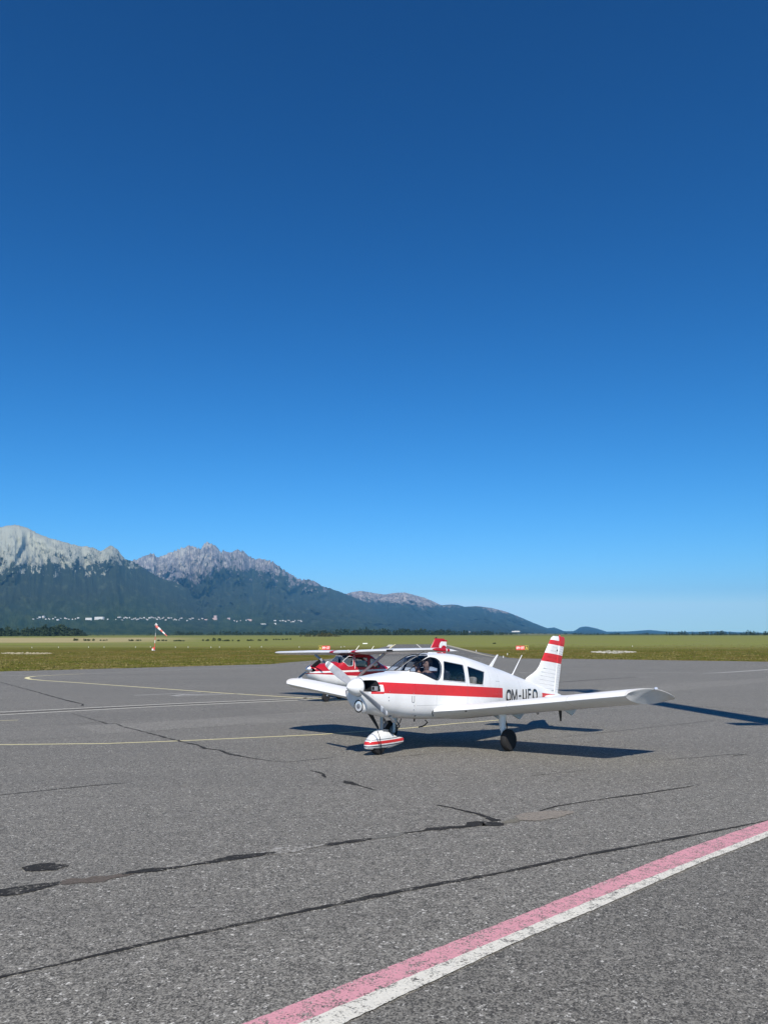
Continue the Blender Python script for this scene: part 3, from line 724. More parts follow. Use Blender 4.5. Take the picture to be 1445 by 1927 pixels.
# cowling with two air intakes
def intake(sg):
    P = smoothpoly([(sg * .045, 1.215), (sg * .20, 1.247), (sg * .34, 1.235), (sg * .45, 1.16), (sg * .46, 1.10), (sg * .40, 1.055), (sg * .20, 1.05), (sg * .05, 1.07)], 4)
    return prism(P, 'x', .15, .425)
me = carve(PF.solid(.265, 1.238, .035), [(intake(-1), 1), (intake(1), 1)], [BODY, DARKIN])
for v in me.vertices:
    if v.co.z < 1.0: v.co.x += .36 * (1.0 - v.co.z) * max(0, min(1, (.75 - v.co.x) / .45))
cowl = add_mesh('cowling', me, AP)
for sg in (-1, 1):
    mb = MB()
    mb.box((.39, sg * .30, 1.105), (.08, .085, .075)); mb.box((.37, sg * .305, 1.11), (.06, .05, .05), mi=1)
    for k in range(5): mb.box((.45, sg * .23, 1.07 + k * .022), (.08, .12, .006), mi=1)
    mb.build('engine_cylinder', [PROPG, DARKIN], cowl)
# latches, hinge dots
for sg in (-1, 1):
    P = lambda a, z, o_=.002: (a, sg * (PF.side(a, z) + o_), z)
    MB().tube([P(1.150, .972), P(1.150, .868), P(1.178, .860), P(1.205, .868), P(1.205, .972)], .0055, 6).build('cowl_latch', GREYP, cowl)
    for a, z in ((.60, .955), (.605, .90), (1.215, .80), (1.215, .73), (1.19, 1.018), (.62, 1.052), (.43, 1.14)):
        MB().lathe([(-.004, .010), (.004, .008), (.005, 0)], P(a, z, 0), (0, sg, 0), 8).build('fastener', STEEL, cowl)
# fuselage shell, cavity, window and windshield openings
W1 = smoothpoly([(1.30, 1.418), (1.52, 1.545), (1.80, 1.663), (1.88, 1.672), (1.955, 1.645), (1.985, 1.57), (1.965, 1.45), (1.90, 1.315), (1.835, 1.262), (1.76, 1.265), (1.60, 1.318), (1.44, 1.378), (1.33, 1.405)], 3)
W2 = roundcorner([(2.085, 1.615), (2.655, 1.548), (2.668, 1.212), (1.97, 1.252)], .035)
W3 = roundcorner([(2.765, 1.528), (3.375, 1.418), (3.262, 1.163), (2.775, 1.19)], .03)
def ws(sg): return [(1.20, sg * .012), (1.92, sg * .012), (1.90, sg * .20), (1.83, sg * .275), (1.55, sg * .285), (1.27, sg * .275), (1.22, sg * .17)]
cut = [(PF.solid(1.27, 3.72, .06, .022), 1)]
for P in (W1, W2, W3):
    cut.append((prism(P, 'y', -.8, -.02), 0)); cut.append((prism(P, 'y', .02, .8), 0))
for sg in (-1, 1): cut.append((prism(subdiv(ws(sg), 3), 'z', 1.34, 2.0), 0))
me = carve(PF.solid(1.244, 6.90, .055), cut, [BODY, DARKIN])
fus = add_mesh('fuselage', me, AP)
for P, nm in ((W1, 'front_side_window'), (W2, 'side_window'), (W3, 'rear_side_window')):
    PP = subdiv(P, 2)
    for sg in (-1, 1):
        f = lambda a, z: (a, sg * (PF.side(a, z) - .006), z)
        g = patch(PP, f).build(nm, CGLASS, AP, smooth=60)
        MB().tube([(a, sg * (PF.side(a, z) + .001), z) for a, z in P + P[:1]], .0075, 6).build('window_seal', BLACK if P is W1 else GWHITE, g)
for sg in (-1, 1):
    P = subdiv(ws(sg), 4)
    g = patch(P, lambda a, y: (a, y, PF.top(a, y) - .004)).build('windshield', WGLASS, AP, smooth=60)
    MB().tube([(a, y, PF.top(a, y) + .002) for a, y in P + P[:1]], .006, 6).build('window_seal', BLACK, g)
# cabin furniture
mb = MB(); mb.box((1.42, 0, 1.16), (.10, .86, .32)); mb.box((1.50, 0, 1.345), (.26, .80, .03)); mb.build('instrument_panel', DKSEAT, AP)
for sg in (-1, 1): MB().tube([(1.47, sg * .24, 1.2), (1.62, sg * .24, 1.2), (1.64, sg * .24, 1.2)], .012).tube([(1.63, sg * .24 - .11, 1.25), (1.64, sg * .24 - .09, 1.17), (1.64, sg * .24 + .09, 1.17), (1.63, sg * .24 + .11, 1.25)], .013).build('control_yoke', BLACK, AP)
def seat(a, y, mat, wd=.42, hh=.50):
    mb = MB(); R = Matrix.Rotation(math.radians(12), 3, 'Y')
    mb.box((a, y, .86), (.46, wd, .12)); mb.box((a + .26, y, .90 + hh / 2), (.10, wd, hh), R); o = mb.build('seat', mat, AP)
    bv = o.modifiers.new('b', 'BEVEL'); bv.width = .03; bv.segments = 2; return o
seat(1.97, -.25, DKSEAT); seat(1.97, .25, DKSEAT)
for sg in (-1, 1):
    mb = MB(); mb.box((2.28, sg * .25, 1.42), (.06, .20, .13)); o = mb.build('headrest', DKSEAT, AP); bv = o.modifiers.new('b', 'BEVEL'); bv.width = .025; bv.segments = 2
seat(2.80, 0, BEIGEC, .92, .42)
for y in (-.25, .25):
    mb = MB(); mb.box((3.12, y, 1.22), (.10, .34, .20)); o = mb.build('seat_back', BEIGEC, AP); bv = o.modifiers.new('b', 'BEVEL'); bv.width = .04; bv.segments = 3
# registration letters on both flanks
def glyph(ch):
    if ch == 'O': return [[(.5 + .36 * math.copysign(abs(math.cos(t)) ** .75, math.cos(t)), .5 + .42 * math.copysign(abs(math.sin(t)) ** .85, math.sin(t))) for t in [2 * PI * k / 28 for k in range(29)]]]
    if ch == 'M': return [[(.12, .0), (.12, 1)], [(.88, .0), (.88, 1)], [(.14, .97), (.5, .12)], [(.86, .97), (.5, .12)]]
    if ch == 'U': return [[(.14, 1), (.14, .35)] + [(.5 - .36 * math.cos(PI * k / 12), .33 - .25 * math.sin(PI * k / 12)) for k in range(13)] + [(.86, .35), (.86, 1)]]
    if ch == 'F': return [[(.16, 0), (.16, 1)], [(.16, .935), (.92, .935)], [(.16, .53), (.80, .53)]]
    if ch == '-': return [[(.1, .42), (.9, .42)]]
def letters():
    lay = [('O', 4.175, .27), ('M', 4.465, .285), ('-', 4.80, .14), ('U', 4.985, .21), ('F', 5.255, .185), ('O', 5.455, .26)]
    for sg in (1, -1):
        total0, total1 = 4.205, 5.70
        for ch, a0, wd in lay:
            mb = MB()
            for st in glyph(ch):
                pts = []
                for i in range(len(st) - 1):
                    for k in range(4): t = k / 4; pts.append((st[i][0] * (1 - t) + st[i+1][0] * t, st[i][1] * (1 - t) + st[i+1][1] * t))
                pts.append(st[-1]); A, B = [], []
                for i, p in enumerate(pts):
                    q0, q1 = pts[max(0, i - 1)], pts[min(len(pts) - 1, i + 1)]
                    d = Vector(((q1[0] - q0[0]) * wd, (q1[1] - q0[1]) * .248)); d.normalize(); nx, nz = -d.y, d.x
                    hw = .0205 if ch != '-' else .018
                    for L, s2 in ((A, 1), (B, -1)):
                        a = a0 + p[0] * wd + nx * hw * s2 * 1.05; z = .82 + p[1] * .245 + nz * hw * s2
                        if sg < 0: a = total0 + total1 - a
                        L.append((a, -sg * (PF.side(a, z) + .0025 + .0006 * len(st)), z))
                mb.loft([[x, y] for x, y in zip(A, B)], False, False, closed=False)
            mb.build('registration_character', BLKP, AP, smooth=0)
letters()
for k, w_ in enumerate((.012, .006, .012, .018, .012)):
    a = 3.80 + k * .035; MB().box((a, -(PF.side(a, 1.24) + .001), 1.235 - k * .002), (w_, .003, .016)).build('small_character', GREYP, AP, smooth=0)
# spinner and propeller
SZ = 1.1214
o = MB().lathe([(0, .0), (.006, .018), (.03, .045), (.08, .090), (.14, .125), (.20, .147), (.255, .158), (.265, .158), (.266, .15)], (0, 0, SZ), (1, 0, 0), 36).build('spinner', PUREW, AP)
MB().lathe([(.262, .0), (.262, .164), (.276, .166), (.278, .0)], (0, 0, SZ), (1, 0, 0), 36).build('backplate', STEEL, o)
def blade(ang, R, c0, mats, parent, hubx, zc, tips=((.80, .87), (.945, 1.1))):
    dl, dz = math.sin(ang), math.cos(ang)     # blade direction (left, up)
    rad = Vector((0, -dl, dz)); tan = Vector((0, dz, dl))
    mb = MB(); rings = []; N_ = 40; cuts = []
    for i in range(N_ + 1):
        r = .10 + (R - .10) * i / N_; t = r / R
        c = c0 * (.55 + .52 * math.sin(min(1, t * 1.7) * PI * .5) - .75 * max(0, t - .55) ** 1.2); c *= math.sqrt(max(.02, 1 - max(0, (t - .93) / .071) ** 2)) if t > .93 else 1
        if t < .2: c *= .75
        beta = math.radians(48 - 30 * t); th = .24 - .17 * t if t < .5 else .155 - .09 * (t - .5)
        ring = []
        wv = tan * math.cos(beta) + Vector((-1, 0, 0)) * math.sin(beta); nv = Vector((-1, 0, 0)) * math.cos(beta) - tan * math.sin(beta)
        for k in range(16):
            q = 2 * PI * k / 16; x = math.cos(q) * .5; y = math.sin(q) * .5 * th * (1.0 if math.sin(q) > 0 else .35)
            ring.append(Vector((hubx, 0, zc)) + rad * r + wv * (x * c) + nv * (y * c))
        rings.append(ring); cuts.append(t)
    mb.loft(rings)
    o = mb.build('propeller_blade', mats, parent)
    mi = [0] * len(o.data.polygons)
    for j, p in enumerate(o.data.polygons):
        t = (p.center - Vector((hubx, 0, zc))).dot(rad) / R
        mi[j] = 1 if any(a_ < t < b_ for a_, b_ in tips) else 0
    o.data.polygons.foreach_set('material_index', mi); return o
b1 = blade(-1.08, .90, .138, [PROPG, AMBER], AP, .205, SZ); b1['label'] = 'raised grey propeller blade with pale tip bands'
b2 = blade(PI - 1.08, .90, .138, [PROPG, AMBER], AP, .205, SZ); b2['label'] = 'lowered dark grey propeller blade with pale tip bands'
# landing lamp in the chin
o = MB().lathe([(0, .10), (.05, .115), (.10, .118)], (.298, 0, .79), (1, 0, 0), 32).build('landing_lamp', PUREW, AP)
MB().lathe([(-.004, .098), (-.012, .104), (-.004, .112), (.004, .108)], (.298, 0, .79), (1, 0, 0), 32).build('lamp_ring', BLACK, o)
MB().lathe([(-.002, .0), (-.004, .06), (.0, .097), (.01, .098)], (.295, 0, .79), (1, 0, 0), 32).build('lamp_lens', LENS, o)
MB().lathe([(-.014, .0), (-.012, .03), (-.004, .045)], (.295, 0, .79), (1, 0, 0), 24).build('bulb_shield', GREYP, o)
# wings
WING = skin('wing_white_paint', None, spec=.08, rough=.6, lines=[lambda m: ((m.y.abs() - 1.9).abs() < .003), lambda m: ((m.y.abs() - 3.1).abs() < .003), lambda m: ((m.y.abs() - 4.17).abs() < .004)])
INC = math.radians(3.0); TW = .148
WINGTIP = skin('wing_tip_paint', None, white=(.66, .65, .62), spec=.08, rough=.6)
def zle(l): return .672 + (l - .5) * .112
def secs(lo, hi, n=6):
    out = []
    for i in range(n + 1):
        l = lo + (hi - lo) * i / n; g = max(0, (1.15 - l) / .65); la = 2.08 - .36 * g ** 1.5
        out.append((l, la, zle(l) + .010 * g, 3.68 - la, TW - .015 * g, INC))
    return out
for sg in (1, -1):
    wg = wing_part(secs(.42, 4.17, 14), 0, .765, sg).build('wing', WING, AP)
    wing_part(secs(.60, 2.28, 4), .775, 1, sg).build('flap', WING, wg)
    wing_part(secs(2.30, 4.17, 4), .775, 1, sg).build('aileron', WING, wg)
    mb = MB(); rings = []; nx = 36
    def yul(x):
        x = max(0, min(1, x)); th = 5 * TW * (.2969 * math.sqrt(x) - .126 * x - .3516 * x * x + .2843 * x**3 - .1036 * x**4); c_ = .012 * (1 - (2 * x - 1) ** 2); return (c_ + th) * 1.6, (c_ - (1.28 * th * .6 * x / (th + .6 * x + 1e-9) if x > 0 else 0)) * 1.6
    for i in range(17):
        s_ = i / 16 * PI / 2; q = math.sin(s_); l = 4.171 + .215 * q; la = 2.08 + .86 * (1 - math.cos(s_)) ** .95; ta = 3.68 - .85 * (1 - math.cos(s_)) ** 1.6
        kl = (1 - q) ** 1.25 + .035; up, lo = [], []
        for k in range(nx + 1):
            x = (1 - math.cos(PI * k / nx)) / 2; a = la + x * (ta - la); yu, yl = yul((a - 2.08) / 1.6)
            pr = min(1, math.sqrt(x * 6)) * min(1, math.sqrt((1 - x) * 10)); w_ = min(1, q * 5); zt = zle(l) + yu - (a - 2.08) * math.sin(INC) - .012 * q * q
            up.append((a, -sg * l, zt)); lo.append((a, -sg * l, zt - (yu - yl) * kl * (1 - (1 - pr) * w_) - .001))
        rings.append(up + lo[::-1])
    mb.loft(rings); tip = mb.build('wing_tip', WINGTIP, wg)
    MB().lathe([(0, .0), (.015, .022), (.05, .028), (.09, .0)], (2.66, -sg * 4.40, zle(4.38) + .09), (1, 0, 0), 14).build('navigation_light', LENS, tip)
    mb = MB(); mb.lathe([(0, .03), (.02, .034), (.024, .0)], (2.062, -sg * 1.0, zle(1.0) + .0), (1, 0, 0), 12); mb.build('stall_vane', BLACK, wg)
    for l in (.78, 1.20, 2.36):
        zb = zle(l) - .14
        P = [(3.22, zb + .02), (3.50, zb - .085), (3.66, zb + .02)]
        prism(P, 'y', -sg * l - .012, -sg * l + .012).build('hinge_fairing', WING, wg)
    if sg > 0:
        P = [(2.86, zle(2.36) - .10), (2.90, zle(2.36) - .30), (2.93, zle(2.36) - .30), (2.95, zle(2.36) - .10)]
        prism(P, 'y', -2.49, -2.475).build('pitot_mast', BLACK, wg)
    MB().tube([(2.9, -sg * 2.0, zle(2.0) - .10), (2.89, -sg * 2.0, zle(2.0) - .15), (2.92, -sg * 2.0, zle(2.0) - .165), (2.95, -sg * 2.0, zle(2.0) - .15), (2.94, -sg * 2.0, zle(2.0) - .10)], .008, 6).build('tie_down_ring', BLACK, wg)
    MB().tube([(a, -sg * (PF.side(a, z) + .002), z) for a, z in [(1.80, .60), (1.735, .645), (1.705, .68), (1.76, .715), (1.95, .735), (2.35, .742), (2.9, .74)]], .009, 6).build('wing_root_seal', BLACK, wg)
# undercarriage
def wheel(c, R, wd, parent, name='wheel', rim=True):
    y = wd / 2
    o = MB().lathe([(-y, R * .52), (-y, R * .72), (-y * .85, R * .90), (-y * .5, R * .985), (0, R), (y * .5, R * .985), (y * .85, R * .90), (y, R * .72), (y, R * .52)], c, (0, 1, 0), 36).build('tyre', TYRE, parent)
    if rim:
        MB().lathe([(-y * .55, .0), (-y * .6, R * .2), (-y * .5, R * .35), (-y * .95, R * .50), (-y * .9, R * .53), (y * .9, R * .53), (y * .95, R * .50), (y * .5, R * .35), (y * .6, R * .2), (y * .55, .0)], c, (0, 1, 0), 28).build('wheel_rim', GWHITE, parent)
for sg in (1, -1):
    c = (2.70, -sg * 1.50, .196)
    g = MB().tube([(2.72, -sg * 1.36, .80), (2.715, -sg * 1.36, .60), (2.705, -sg * 1.37, .36)], [.085, .075, .058], 14, flat=.85).tube([(2.70, -sg * 1.37, .38), (2.70, -sg * 1.375, .16)], [.034, .03], 10).tube([(2.70, -sg * 1.36, .205), (2.70, -sg * 1.52, .205)], .02, 8).build('main_gear_leg', PUREW, AP)
    MB().tube([(2.79, -sg * 1.37, .36), (2.86, -sg * 1.37, .28), (2.76, -sg * 1.37, .19)], .014, 6).build('torque_link', STEEL, g)
    MB().lathe([(-.02, .0), (-.02, .085), (.012, .085), (.012, .0)], (2.70, -sg * 1.425, .205), (0, 1, 0), 20).build('brake_disc', STEEL, g)
    MB().tube([(2.78, -sg * 1.38, .60), (2.90, -sg * 1.38, .56), (2.93, -sg * 1.38, .44), (2.86, -sg * 1.38, .32), (2.76, -sg * 1.39, .27)] if sg < 0 else [(2.78, -sg * 1.38, .58), (2.80, -sg * 1.40, .44), (2.78, -sg * 1.40, .26)], .010, 6).build('brake_hose', BLACK, g)
    wheel(c, .195, .142, AP)
ng = MB().tube([(.90, 0, .66), (.895, 0, .42), (.89, 0, .30)], [.036, .034, .026], 14).tube([(.93, .0, .62), (1.12, 0, .70)], .016, 8).build('nose_gear_strut', STEEL, AP)
MB().tube([(.93, -.02, .56), (1.02, -.02, .48), (.93, -.02, .40)], .013, 8).tube([(.93, .02, .56), (1.02, .02, .48), (.93, .02, .40)], .013, 8).build('torque_link', STEEL, ng)
MB().box((.92, 0, .345), (.14, .17, .05)).build('fork', STEEL, ng)
prism([(.50, .69), (.64, .66), (.82, .40), (.80, .37)], 'y', -.006, .006).build('steering_bungee_plate', BLACK, ng)
def fairmask(m): v = m.z - m.x * .035; return between(v, .102, .155)
def fairdark(m): v = m.z - m.x * .035; return between(v, .060, .080).max(between(v, .176, .187))
FAIR = skin('fairing_paint', fairmask, mask2=fairdark, col2=(.03, .05, .09))
mb = MB(); rings = []
for a, zt, zb, w_ in [(.485, .13, .075, .02), (.50, .165, .05, .055), (.55, .215, .035, .09), (.64, .285, .028, .112), (.76, .345, .026, .122), (.88, .365, .026, .125), (1.0, .345, .032, .120), (1.12, .290, .045, .108), (1.26, .235, .075, .085), (1.38, .222, .095, .065), (1.425, .218, .105, .055), (1.435, .20, .12, .03)]:
    zm = (zt + zb) / 2; rings.append([(a, w_ * math.copysign(abs(math.cos(t)) ** .75, math.cos(t)), zm + (zt - zb) / 2 * math.copysign(abs(math.sin(t)) ** .8, math.sin(t))) for t in [2 * PI * k / 28 for k in range(28)]])
mb.loft(rings)
wc = (.80, 0, .115)
me = carve(mb, [(MB().lathe([(-.085, .0), (-.085, .195), (.085, .195), (.085, .0)], wc, (0, 1, 0), 32), 1)], [FAIR, DARKIN])
add_mesh('wheel_fairing', me, AP)
wheel(wc, .178, .14, AP)
MB().tube([(.74, -.05, .345), (.72, -.125, .24), (.73, -.145, .12), (.77, -.13, .02), (.79, -.11, -.045)], .0075, 6).build('chock_rope', BLACK, ng)
# exhaust, vents, belly antenna, step
o = MB().tube([(.80, -.28, .62), (.86, -.29, .55), (.90, -.29, .52)], .028, 12).build('exhaust_pipe', STEEL, AP)
MB().tube([(1.50, -.25, .55), (1.50, -.25, .50)], .014, 8).build('fuel_drain', BLACK, AP)
MB().tube([(1.98, -.10, .50), (2.05, -.10, .46), (1.95, -.10, .40), (1.80, -.10, .38)], .012, 8).build('boarding_step', BLACK, AP)
# aerials
prism([(4.13, 1.52), (4.235, 1.50), (4.48, 1.785), (4.455, 1.79)], 'y', -.010, .010).build('blade_aerial', PUREW, AP)
MB().tube([(4.98, 0, 1.35), (5.03, 0, 1.39), (5.39, 0, 1.80)], [.026, .014, .007], 8).build('whip_aerial', PUREW, AP)
# outside air thermometer and roof strip
MB().tube([(1.70, -.12, PF.top(1.7, .12)), (1.75, -.14, 1.74), (1.86, -.16, 1.79)], .005, 6).build('thermometer_probe', BLACK, AP)
mb = MB(); mb.box((2.28, -.02, 1.772), (.20, .06, .02)); mb.build('roof_vent', PUREW, AP)
# fin and rudder
def finmask(m):
    v = m.z + (m.x - 6.5) * .078
    return (between(v, 1.668, 1.868) + between(v, 2.088, 2.196)).min(1.0)
def rudmask(m):
    v = m.z + (m.x - 6.5) * .078
    return (between(v, 1.668, 1.868) + (v > 2.088)).min(1.0)
FIN = skin('fin_paint', finmask); RUD = skin('rudder_paint', rudmask)
hinge = lambda z: 6.63 + (z - 1.04) * .237
le = lambda z: interp([(1.10, 5.30), (1.30, 5.55), (1.365, 5.70), (1.40, 5.80), (1.479, 5.96), (1.58, 6.08), (1.679, 6.155), (2.194, 6.575), (2.25, 6.63), (2.275, 6.70)], z)
te = lambda z: interp([(.93, 6.84), (1.0, 6.845), (1.614, 7.01), (1.82, 7.075), (2.05, 7.165), (2.17, 7.215), (2.27, 7.20), (2.29, 7.12)], z)
mb = MB(); rings = []
for z in [1.02, 1.10, 1.2, 1.30, 1.365, 1.40, 1.44, 1.48, 1.53, 1.58, 1.68, 1.8, 1.95, 2.1, 2.19, 2.24, 2.268, 2.28]:
    l0, h = le(z), hinge(z); w_ = .042 * (1 if z < 2.2 else max(.2, (2.285 - z) / .085) ** .5)
    P = [(0, 0), (.02, .22), (.06, .42), (.15, .65), (.3, .85), (.5, 1), (.75, 1), (1, .86)]
    rings.append([(l0 + (h - l0) * x, w_ * y, z) for x, y in P] + [(l0 + (h - l0) * x, -w_ * y, z) for x, y in P[::-1]])
mb.loft(rings); fin = mb.build('tail_fin', FIN, AP)
mb = MB(); rings = []
for z in [.935, 1.0, 1.3, 1.6, 1.9, 2.1, 2.2, 2.25, 2.275]:
    h, t_ = hinge(z) + .008, te(z); w_ = .036 * (1 if z < 2.2 else .8)
    P = [(0, .7), (.06, 1), (.3, .85), (.7, .38), (1, .06)]
    rings.append([(h + (t_ - h) * x, w_ * y, z) for x, y in P] + [(h + (t_ - h) * x, -w_ * y, z) for x, y in P[::-1]])
mb.loft(rings); rud = mb.build('rudder', RUD, AP)
def ribs(zs, fx0, fx1, w0, w1, par, mat):
    mb = MB()
    for z in zs:
        x0, x1 = fx0(z), fx1(z)
        for sg in (-1, 1):
            mb.tube([(x0, sg * w0, z + .010), (x0 + .03, sg * (w0 + .003), z + .008), (x1 - .02, sg * (w1 + .003), z - (x1 - x0) * .075), (x1, sg * w1, z - (x1 - x0) * .08)], [.002, .0055, .0055, .002], 6)
    mb.build('stiffening_rib', mat, par)
ribs([1.10 + .085 * k for k in range(6)] + [1.70, 1.79, 1.93, 2.02], lambda z: max(le(z) + .16, 5.95 + (z - 1.1) * .42), lambda z: hinge(z) - .03, .040, .037, fin, FIN)
ribs([1.05 + .055 * k for k in range(20)], lambda z: hinge(z) + .04, lambda z: te(z) - .02, .030, .006, rud, RUD)
MB().lathe([(0, .02), (.02, .024), (.04, .016), (.05, 0)], (6.98, 0, 2.265), (0, 0, 1), 12).build('beacon', REDM, fin)
MB().tube([(6.78, -.045, 1.93), (6.80, -.048, 1.96)], .012, 6).build('rudder_hinge', BLACK, fin)
mb = MB(); mb.loft([[(6.62, .03 * math.cos(t), .87 + .06 * math.sin(t)) for t in [2 * PI * k / 12 for k in range(12)]], [(6.95, .02 * math.cos(t), .89 + .035 * math.sin(t)) for t in [2 * PI * k / 12 for k in range(12)]]]); tc = mb.build('tail_cone', PUREW, AP)
MB().lathe([(0, .02), (.03, .018), (.04, 0)], (6.95, 0, .89), (1, 0, 0), 12).build('tail_light', BLACK, tc)
# all-moving tailplane
for sg in (1, -1):
    S_ = [(.02, 6.10, .885, .74, .09, 0), (1.30, 6.10, .885, .74, .09, 0), (1.44, 6.12, .885, .72, .085, 0), (1.50, 6.20, .885, .62, .06, 0), (1.525, 6.32, .885, .46, .03, 0)]
    wing_part(S_, 0, .84, sg).build('tailplane', PUREW, AP); wing_part(S_[:3], .85, 1.0, sg).build('trim_tab', PUREW, AP)

# ================================================================== people
SKINT = plain('skin', (.48, .27, .19), .6, .4); HAIRD = plain('dark_hair', (.015, .011, .009), .7, .4); HAIRB = plain('brown_hair', (.10, .05, .025), .7, .4)
SHIRTD = plain('dark_shirt', (.025, .028, .04), .8, .2); SHIRTR = plain('maroon_shirt', (.20, .03, .04), .8, .2); SHIRTG = plain('grey_shirt', (.25, .23, .21), .8, .2); TROU = plain('dark_trousers', (.02, .022, .03), .85, .2)
def person(x, y, z, label, shirt, hair, headset=True, yaw=0.0, k=.92, shin=.27):
    """seated figure; local frame: faces -x, z up, origin at the seat"""
    M = AP.matrix_world @ Matrix.Translation((x, y, z)) @ Matrix.Rotation(yaw, 4, 'Z') @ Matrix.Scale(k, 4)
    root = thing('person', label, 'person', matrix=M)
    V = [((0, 0, .08), .13), ((.03, 0, .24), .125), ((.03, 0, .40), .145), ((.02, 0, .52), .12), ((.0, 0, .60), .056), ((-.008, 0, .635), .056), ((-.014, 0, .69), .078), ((-.006, 0, .755), .090), ((.0, 0, .805), .078)]
    E = [(i, i + 1) for i in range(8)]
    for s in (-1, 1):
        b = len(V); V += [((.02, s * .17, .49), .058), ((-.06, s * .22, .30), .044), ((-.26, s * .19, .24), .036), ((-.33, s * .18, .245), .030), ((-.36, s * .175, .25), .026)]
        E += [(3, b), (b, b + 1), (b + 1, b + 2), (b + 2, b + 3), (b + 3, b + 4)]
        for f in range(4):
            j = len(V); V += [((-.385, s * .175 + (f - 1.5) * .017, .255), .009), ((-.41, s * .175 + (f - 1.5) * .017, .235), .008)]; E += [(b + 4, j), (j, j + 1)]
        j = len(V); V += [((-.36, s * .145, .255), .010), ((-.385, s * .14, .245), .009)]; E += [(b + 3, j), (j, j + 1)]
        b = len(V); V += [((-.05, s * .09, .07), .085), ((-.40, s * .11, .10), .062), ((-.47 - (.27 - shin) * .3, s * .11, -.15 * shin / .27), .045), ((-.50 - (.27 - shin) * .6, s * .11, -.24 * shin / .27), .04), ((-.60 - (.27 - shin) * .3, s * .11, -shin), .03)]
        E += [(0, b), (b, b + 1), (b + 1, b + 2), (b + 2, b + 3), (b + 3, b + 4)]
    me = bpy.data.meshes.new('body'); me.from_pydata([v[0] for v in V], E, []); o = bpy.data.objects.new('body', me); COL.objects.link(o)
    o.modifiers.new('skin', 'SKIN'); sub = o.modifiers.new('sub', 'SUBSURF'); sub.levels = 2; sub.render_levels = 2
    for i, v in enumerate(V):
        sv = me.skin_vertices[0].data[i]; sv.radius = (v[1], v[1] * (1.25 if i in (1, 2, 3) else 1)); sv.use_root = (i == 0)
    bpy.context.view_layer.update(); dg = bpy.context.evaluated_depsgraph_get()
    m2 = bpy.data.meshes.new_from_object(o.evaluated_get(dg)); bpy.data.objects.remove(o)
    for mt in (SKINT, shirt, TROU): m2.materials.append(mt)
    mi = []
    for p in m2.polygons:
        c = p.center
        mi.append(2 if c.z < .14 or (c.x < -.42 and c.z < .2) else 1 if (c.z < .565 and c.x > -.20) else 0)
    m2.polygons.foreach_set('material_index', mi); add_mesh('body', m2, root, 60)
    # nose, ears
    MB().lathe([(0, .010), (.018, .016), (.03, .006), (.032, 0)], (-.098, 0, .722), (-1, 0, -.25), 8).build('nose', SKINT, root)
    for s in (-1, 1):
        MB().lathe([(-.008, 0), (-.006, .022), (.004, .026), (.008, 0)], (.0, s * .088, .735), (0, 1, 0), 10).build('ear', SKINT, root)
        MB().lathe([(0, .012), (.006, .008), (.008, 0)], (-.083, s * .033, .757), (-1, 0, 0), 8).build('eye', BLKP, root)
    MB().tube([(-.090, -.022, .688), (-.094, 0, .686), (-.090, .022, .688)], .0045, 6).build('mouth', plain('lips', (.35, .12, .10)), root)
    mb = MB(); rings = []
    for i in range(9):
        t = PI * (.02 + .70 * i / 8); zc = .762 + .100 * math.cos(t) * 1.15; r = .116 * math.sin(t)
        rings.append([(.012 + r * math.cos(q) * 1.05 * (1 if math.cos(q) > -.30 or i < 4 else .55), r * math.sin(q) * .98, zc + .004 * math.sin(q * 5)) for q in [2 * PI * j / 20 for j in range(20)]])
    mb.loft(rings); mb.build('hair', hair, root)
    if headset:
        hsx = MB().tube([(.01, .103 * math.sin(q), .755 + .125 * math.cos(q)) for q in [-PI / 2 + PI * j / 14 for j in range(15)]], .009, 6)
        for s in (-1, 1): hsx.lathe([(-.018, .0), (-.016, .034), (.012, .038), (.018, .0)], (.0, s * .108, .742), (0, 1, 0), 14)
        hsx.tube([(-.01, -.115, .72), (-.07, -.10, .68), (-.105, -.03, .675)], .004, 6); hsx.build('headset', GWHITE if headset == 2 else BLKP, root)
    return root
person(1.84, -.25, .87, 'dark-haired pilot in dark shirt and black headset in the near front seat', SHIRTD, HAIRD, 1, .1)
person(2.16, .25, .86, 'person in maroon shirt and pale headset beside the pilot in the cockpit', SHIRTR, HAIRD, 2, -.2)
person(2.93, -.20, .62, 'brown-haired passenger wearing a pale headset low in the beige rear seat', SHIRTG, HAIRB, 2, .25, .88, .02)

# ================================================================== the high-wing aeroplane
CF = Body([(.13, 1.225, .96, .17, 1.09, 2.2, 2.2), (.15, 1.245, .90, .24, 1.07, 2.3, 2.3), (.20, 1.262, .82, .31, 1.05, 2.5, 2.4), (.30, 1.285, .73, .36, 1.02, 2.6, 2.5), (.57, 1.33, .60, .42, 1.0, 2.6, 2.8), (1.10, 1.375, .51, .47, .96, 2.8, 3.4), (1.19, 1.39, .50, .475, .96, 2.9, 3.5),
 (1.30, 1.47, .49, .48, .97, 3.2, 3.6), (1.50, 1.62, .475, .49, 1.0, 4.0, 3.8), (1.64, 1.70, .47, .495, 1.02, 5.0, 3.8), (1.8, 1.72, .46, .50, 1.05, 5.5, 4.0), (2.3, 1.72, .46, .50, 1.05, 5.5, 4.0), (2.72, 1.69, .47, .48, 1.05, 5.0, 4.0),
 (3.0, 1.56, .49, .44, 1.02, 3.8, 3.6), (3.3, 1.39, .52, .39, .98, 3.0, 3.2), (3.6, 1.29, .56, .34, .95, 2.6, 2.8), (4.4, 1.25, .66, .26, .97, 2.4, 2.6), (5.4, 1.20, .79, .17, 1.0, 2.3, 2.4), (6.2, 1.17, .90, .09, 1.04, 2.2, 2.2), (6.75, 1.15, 1.0, .03, 1.08, 2.0, 2.0)])
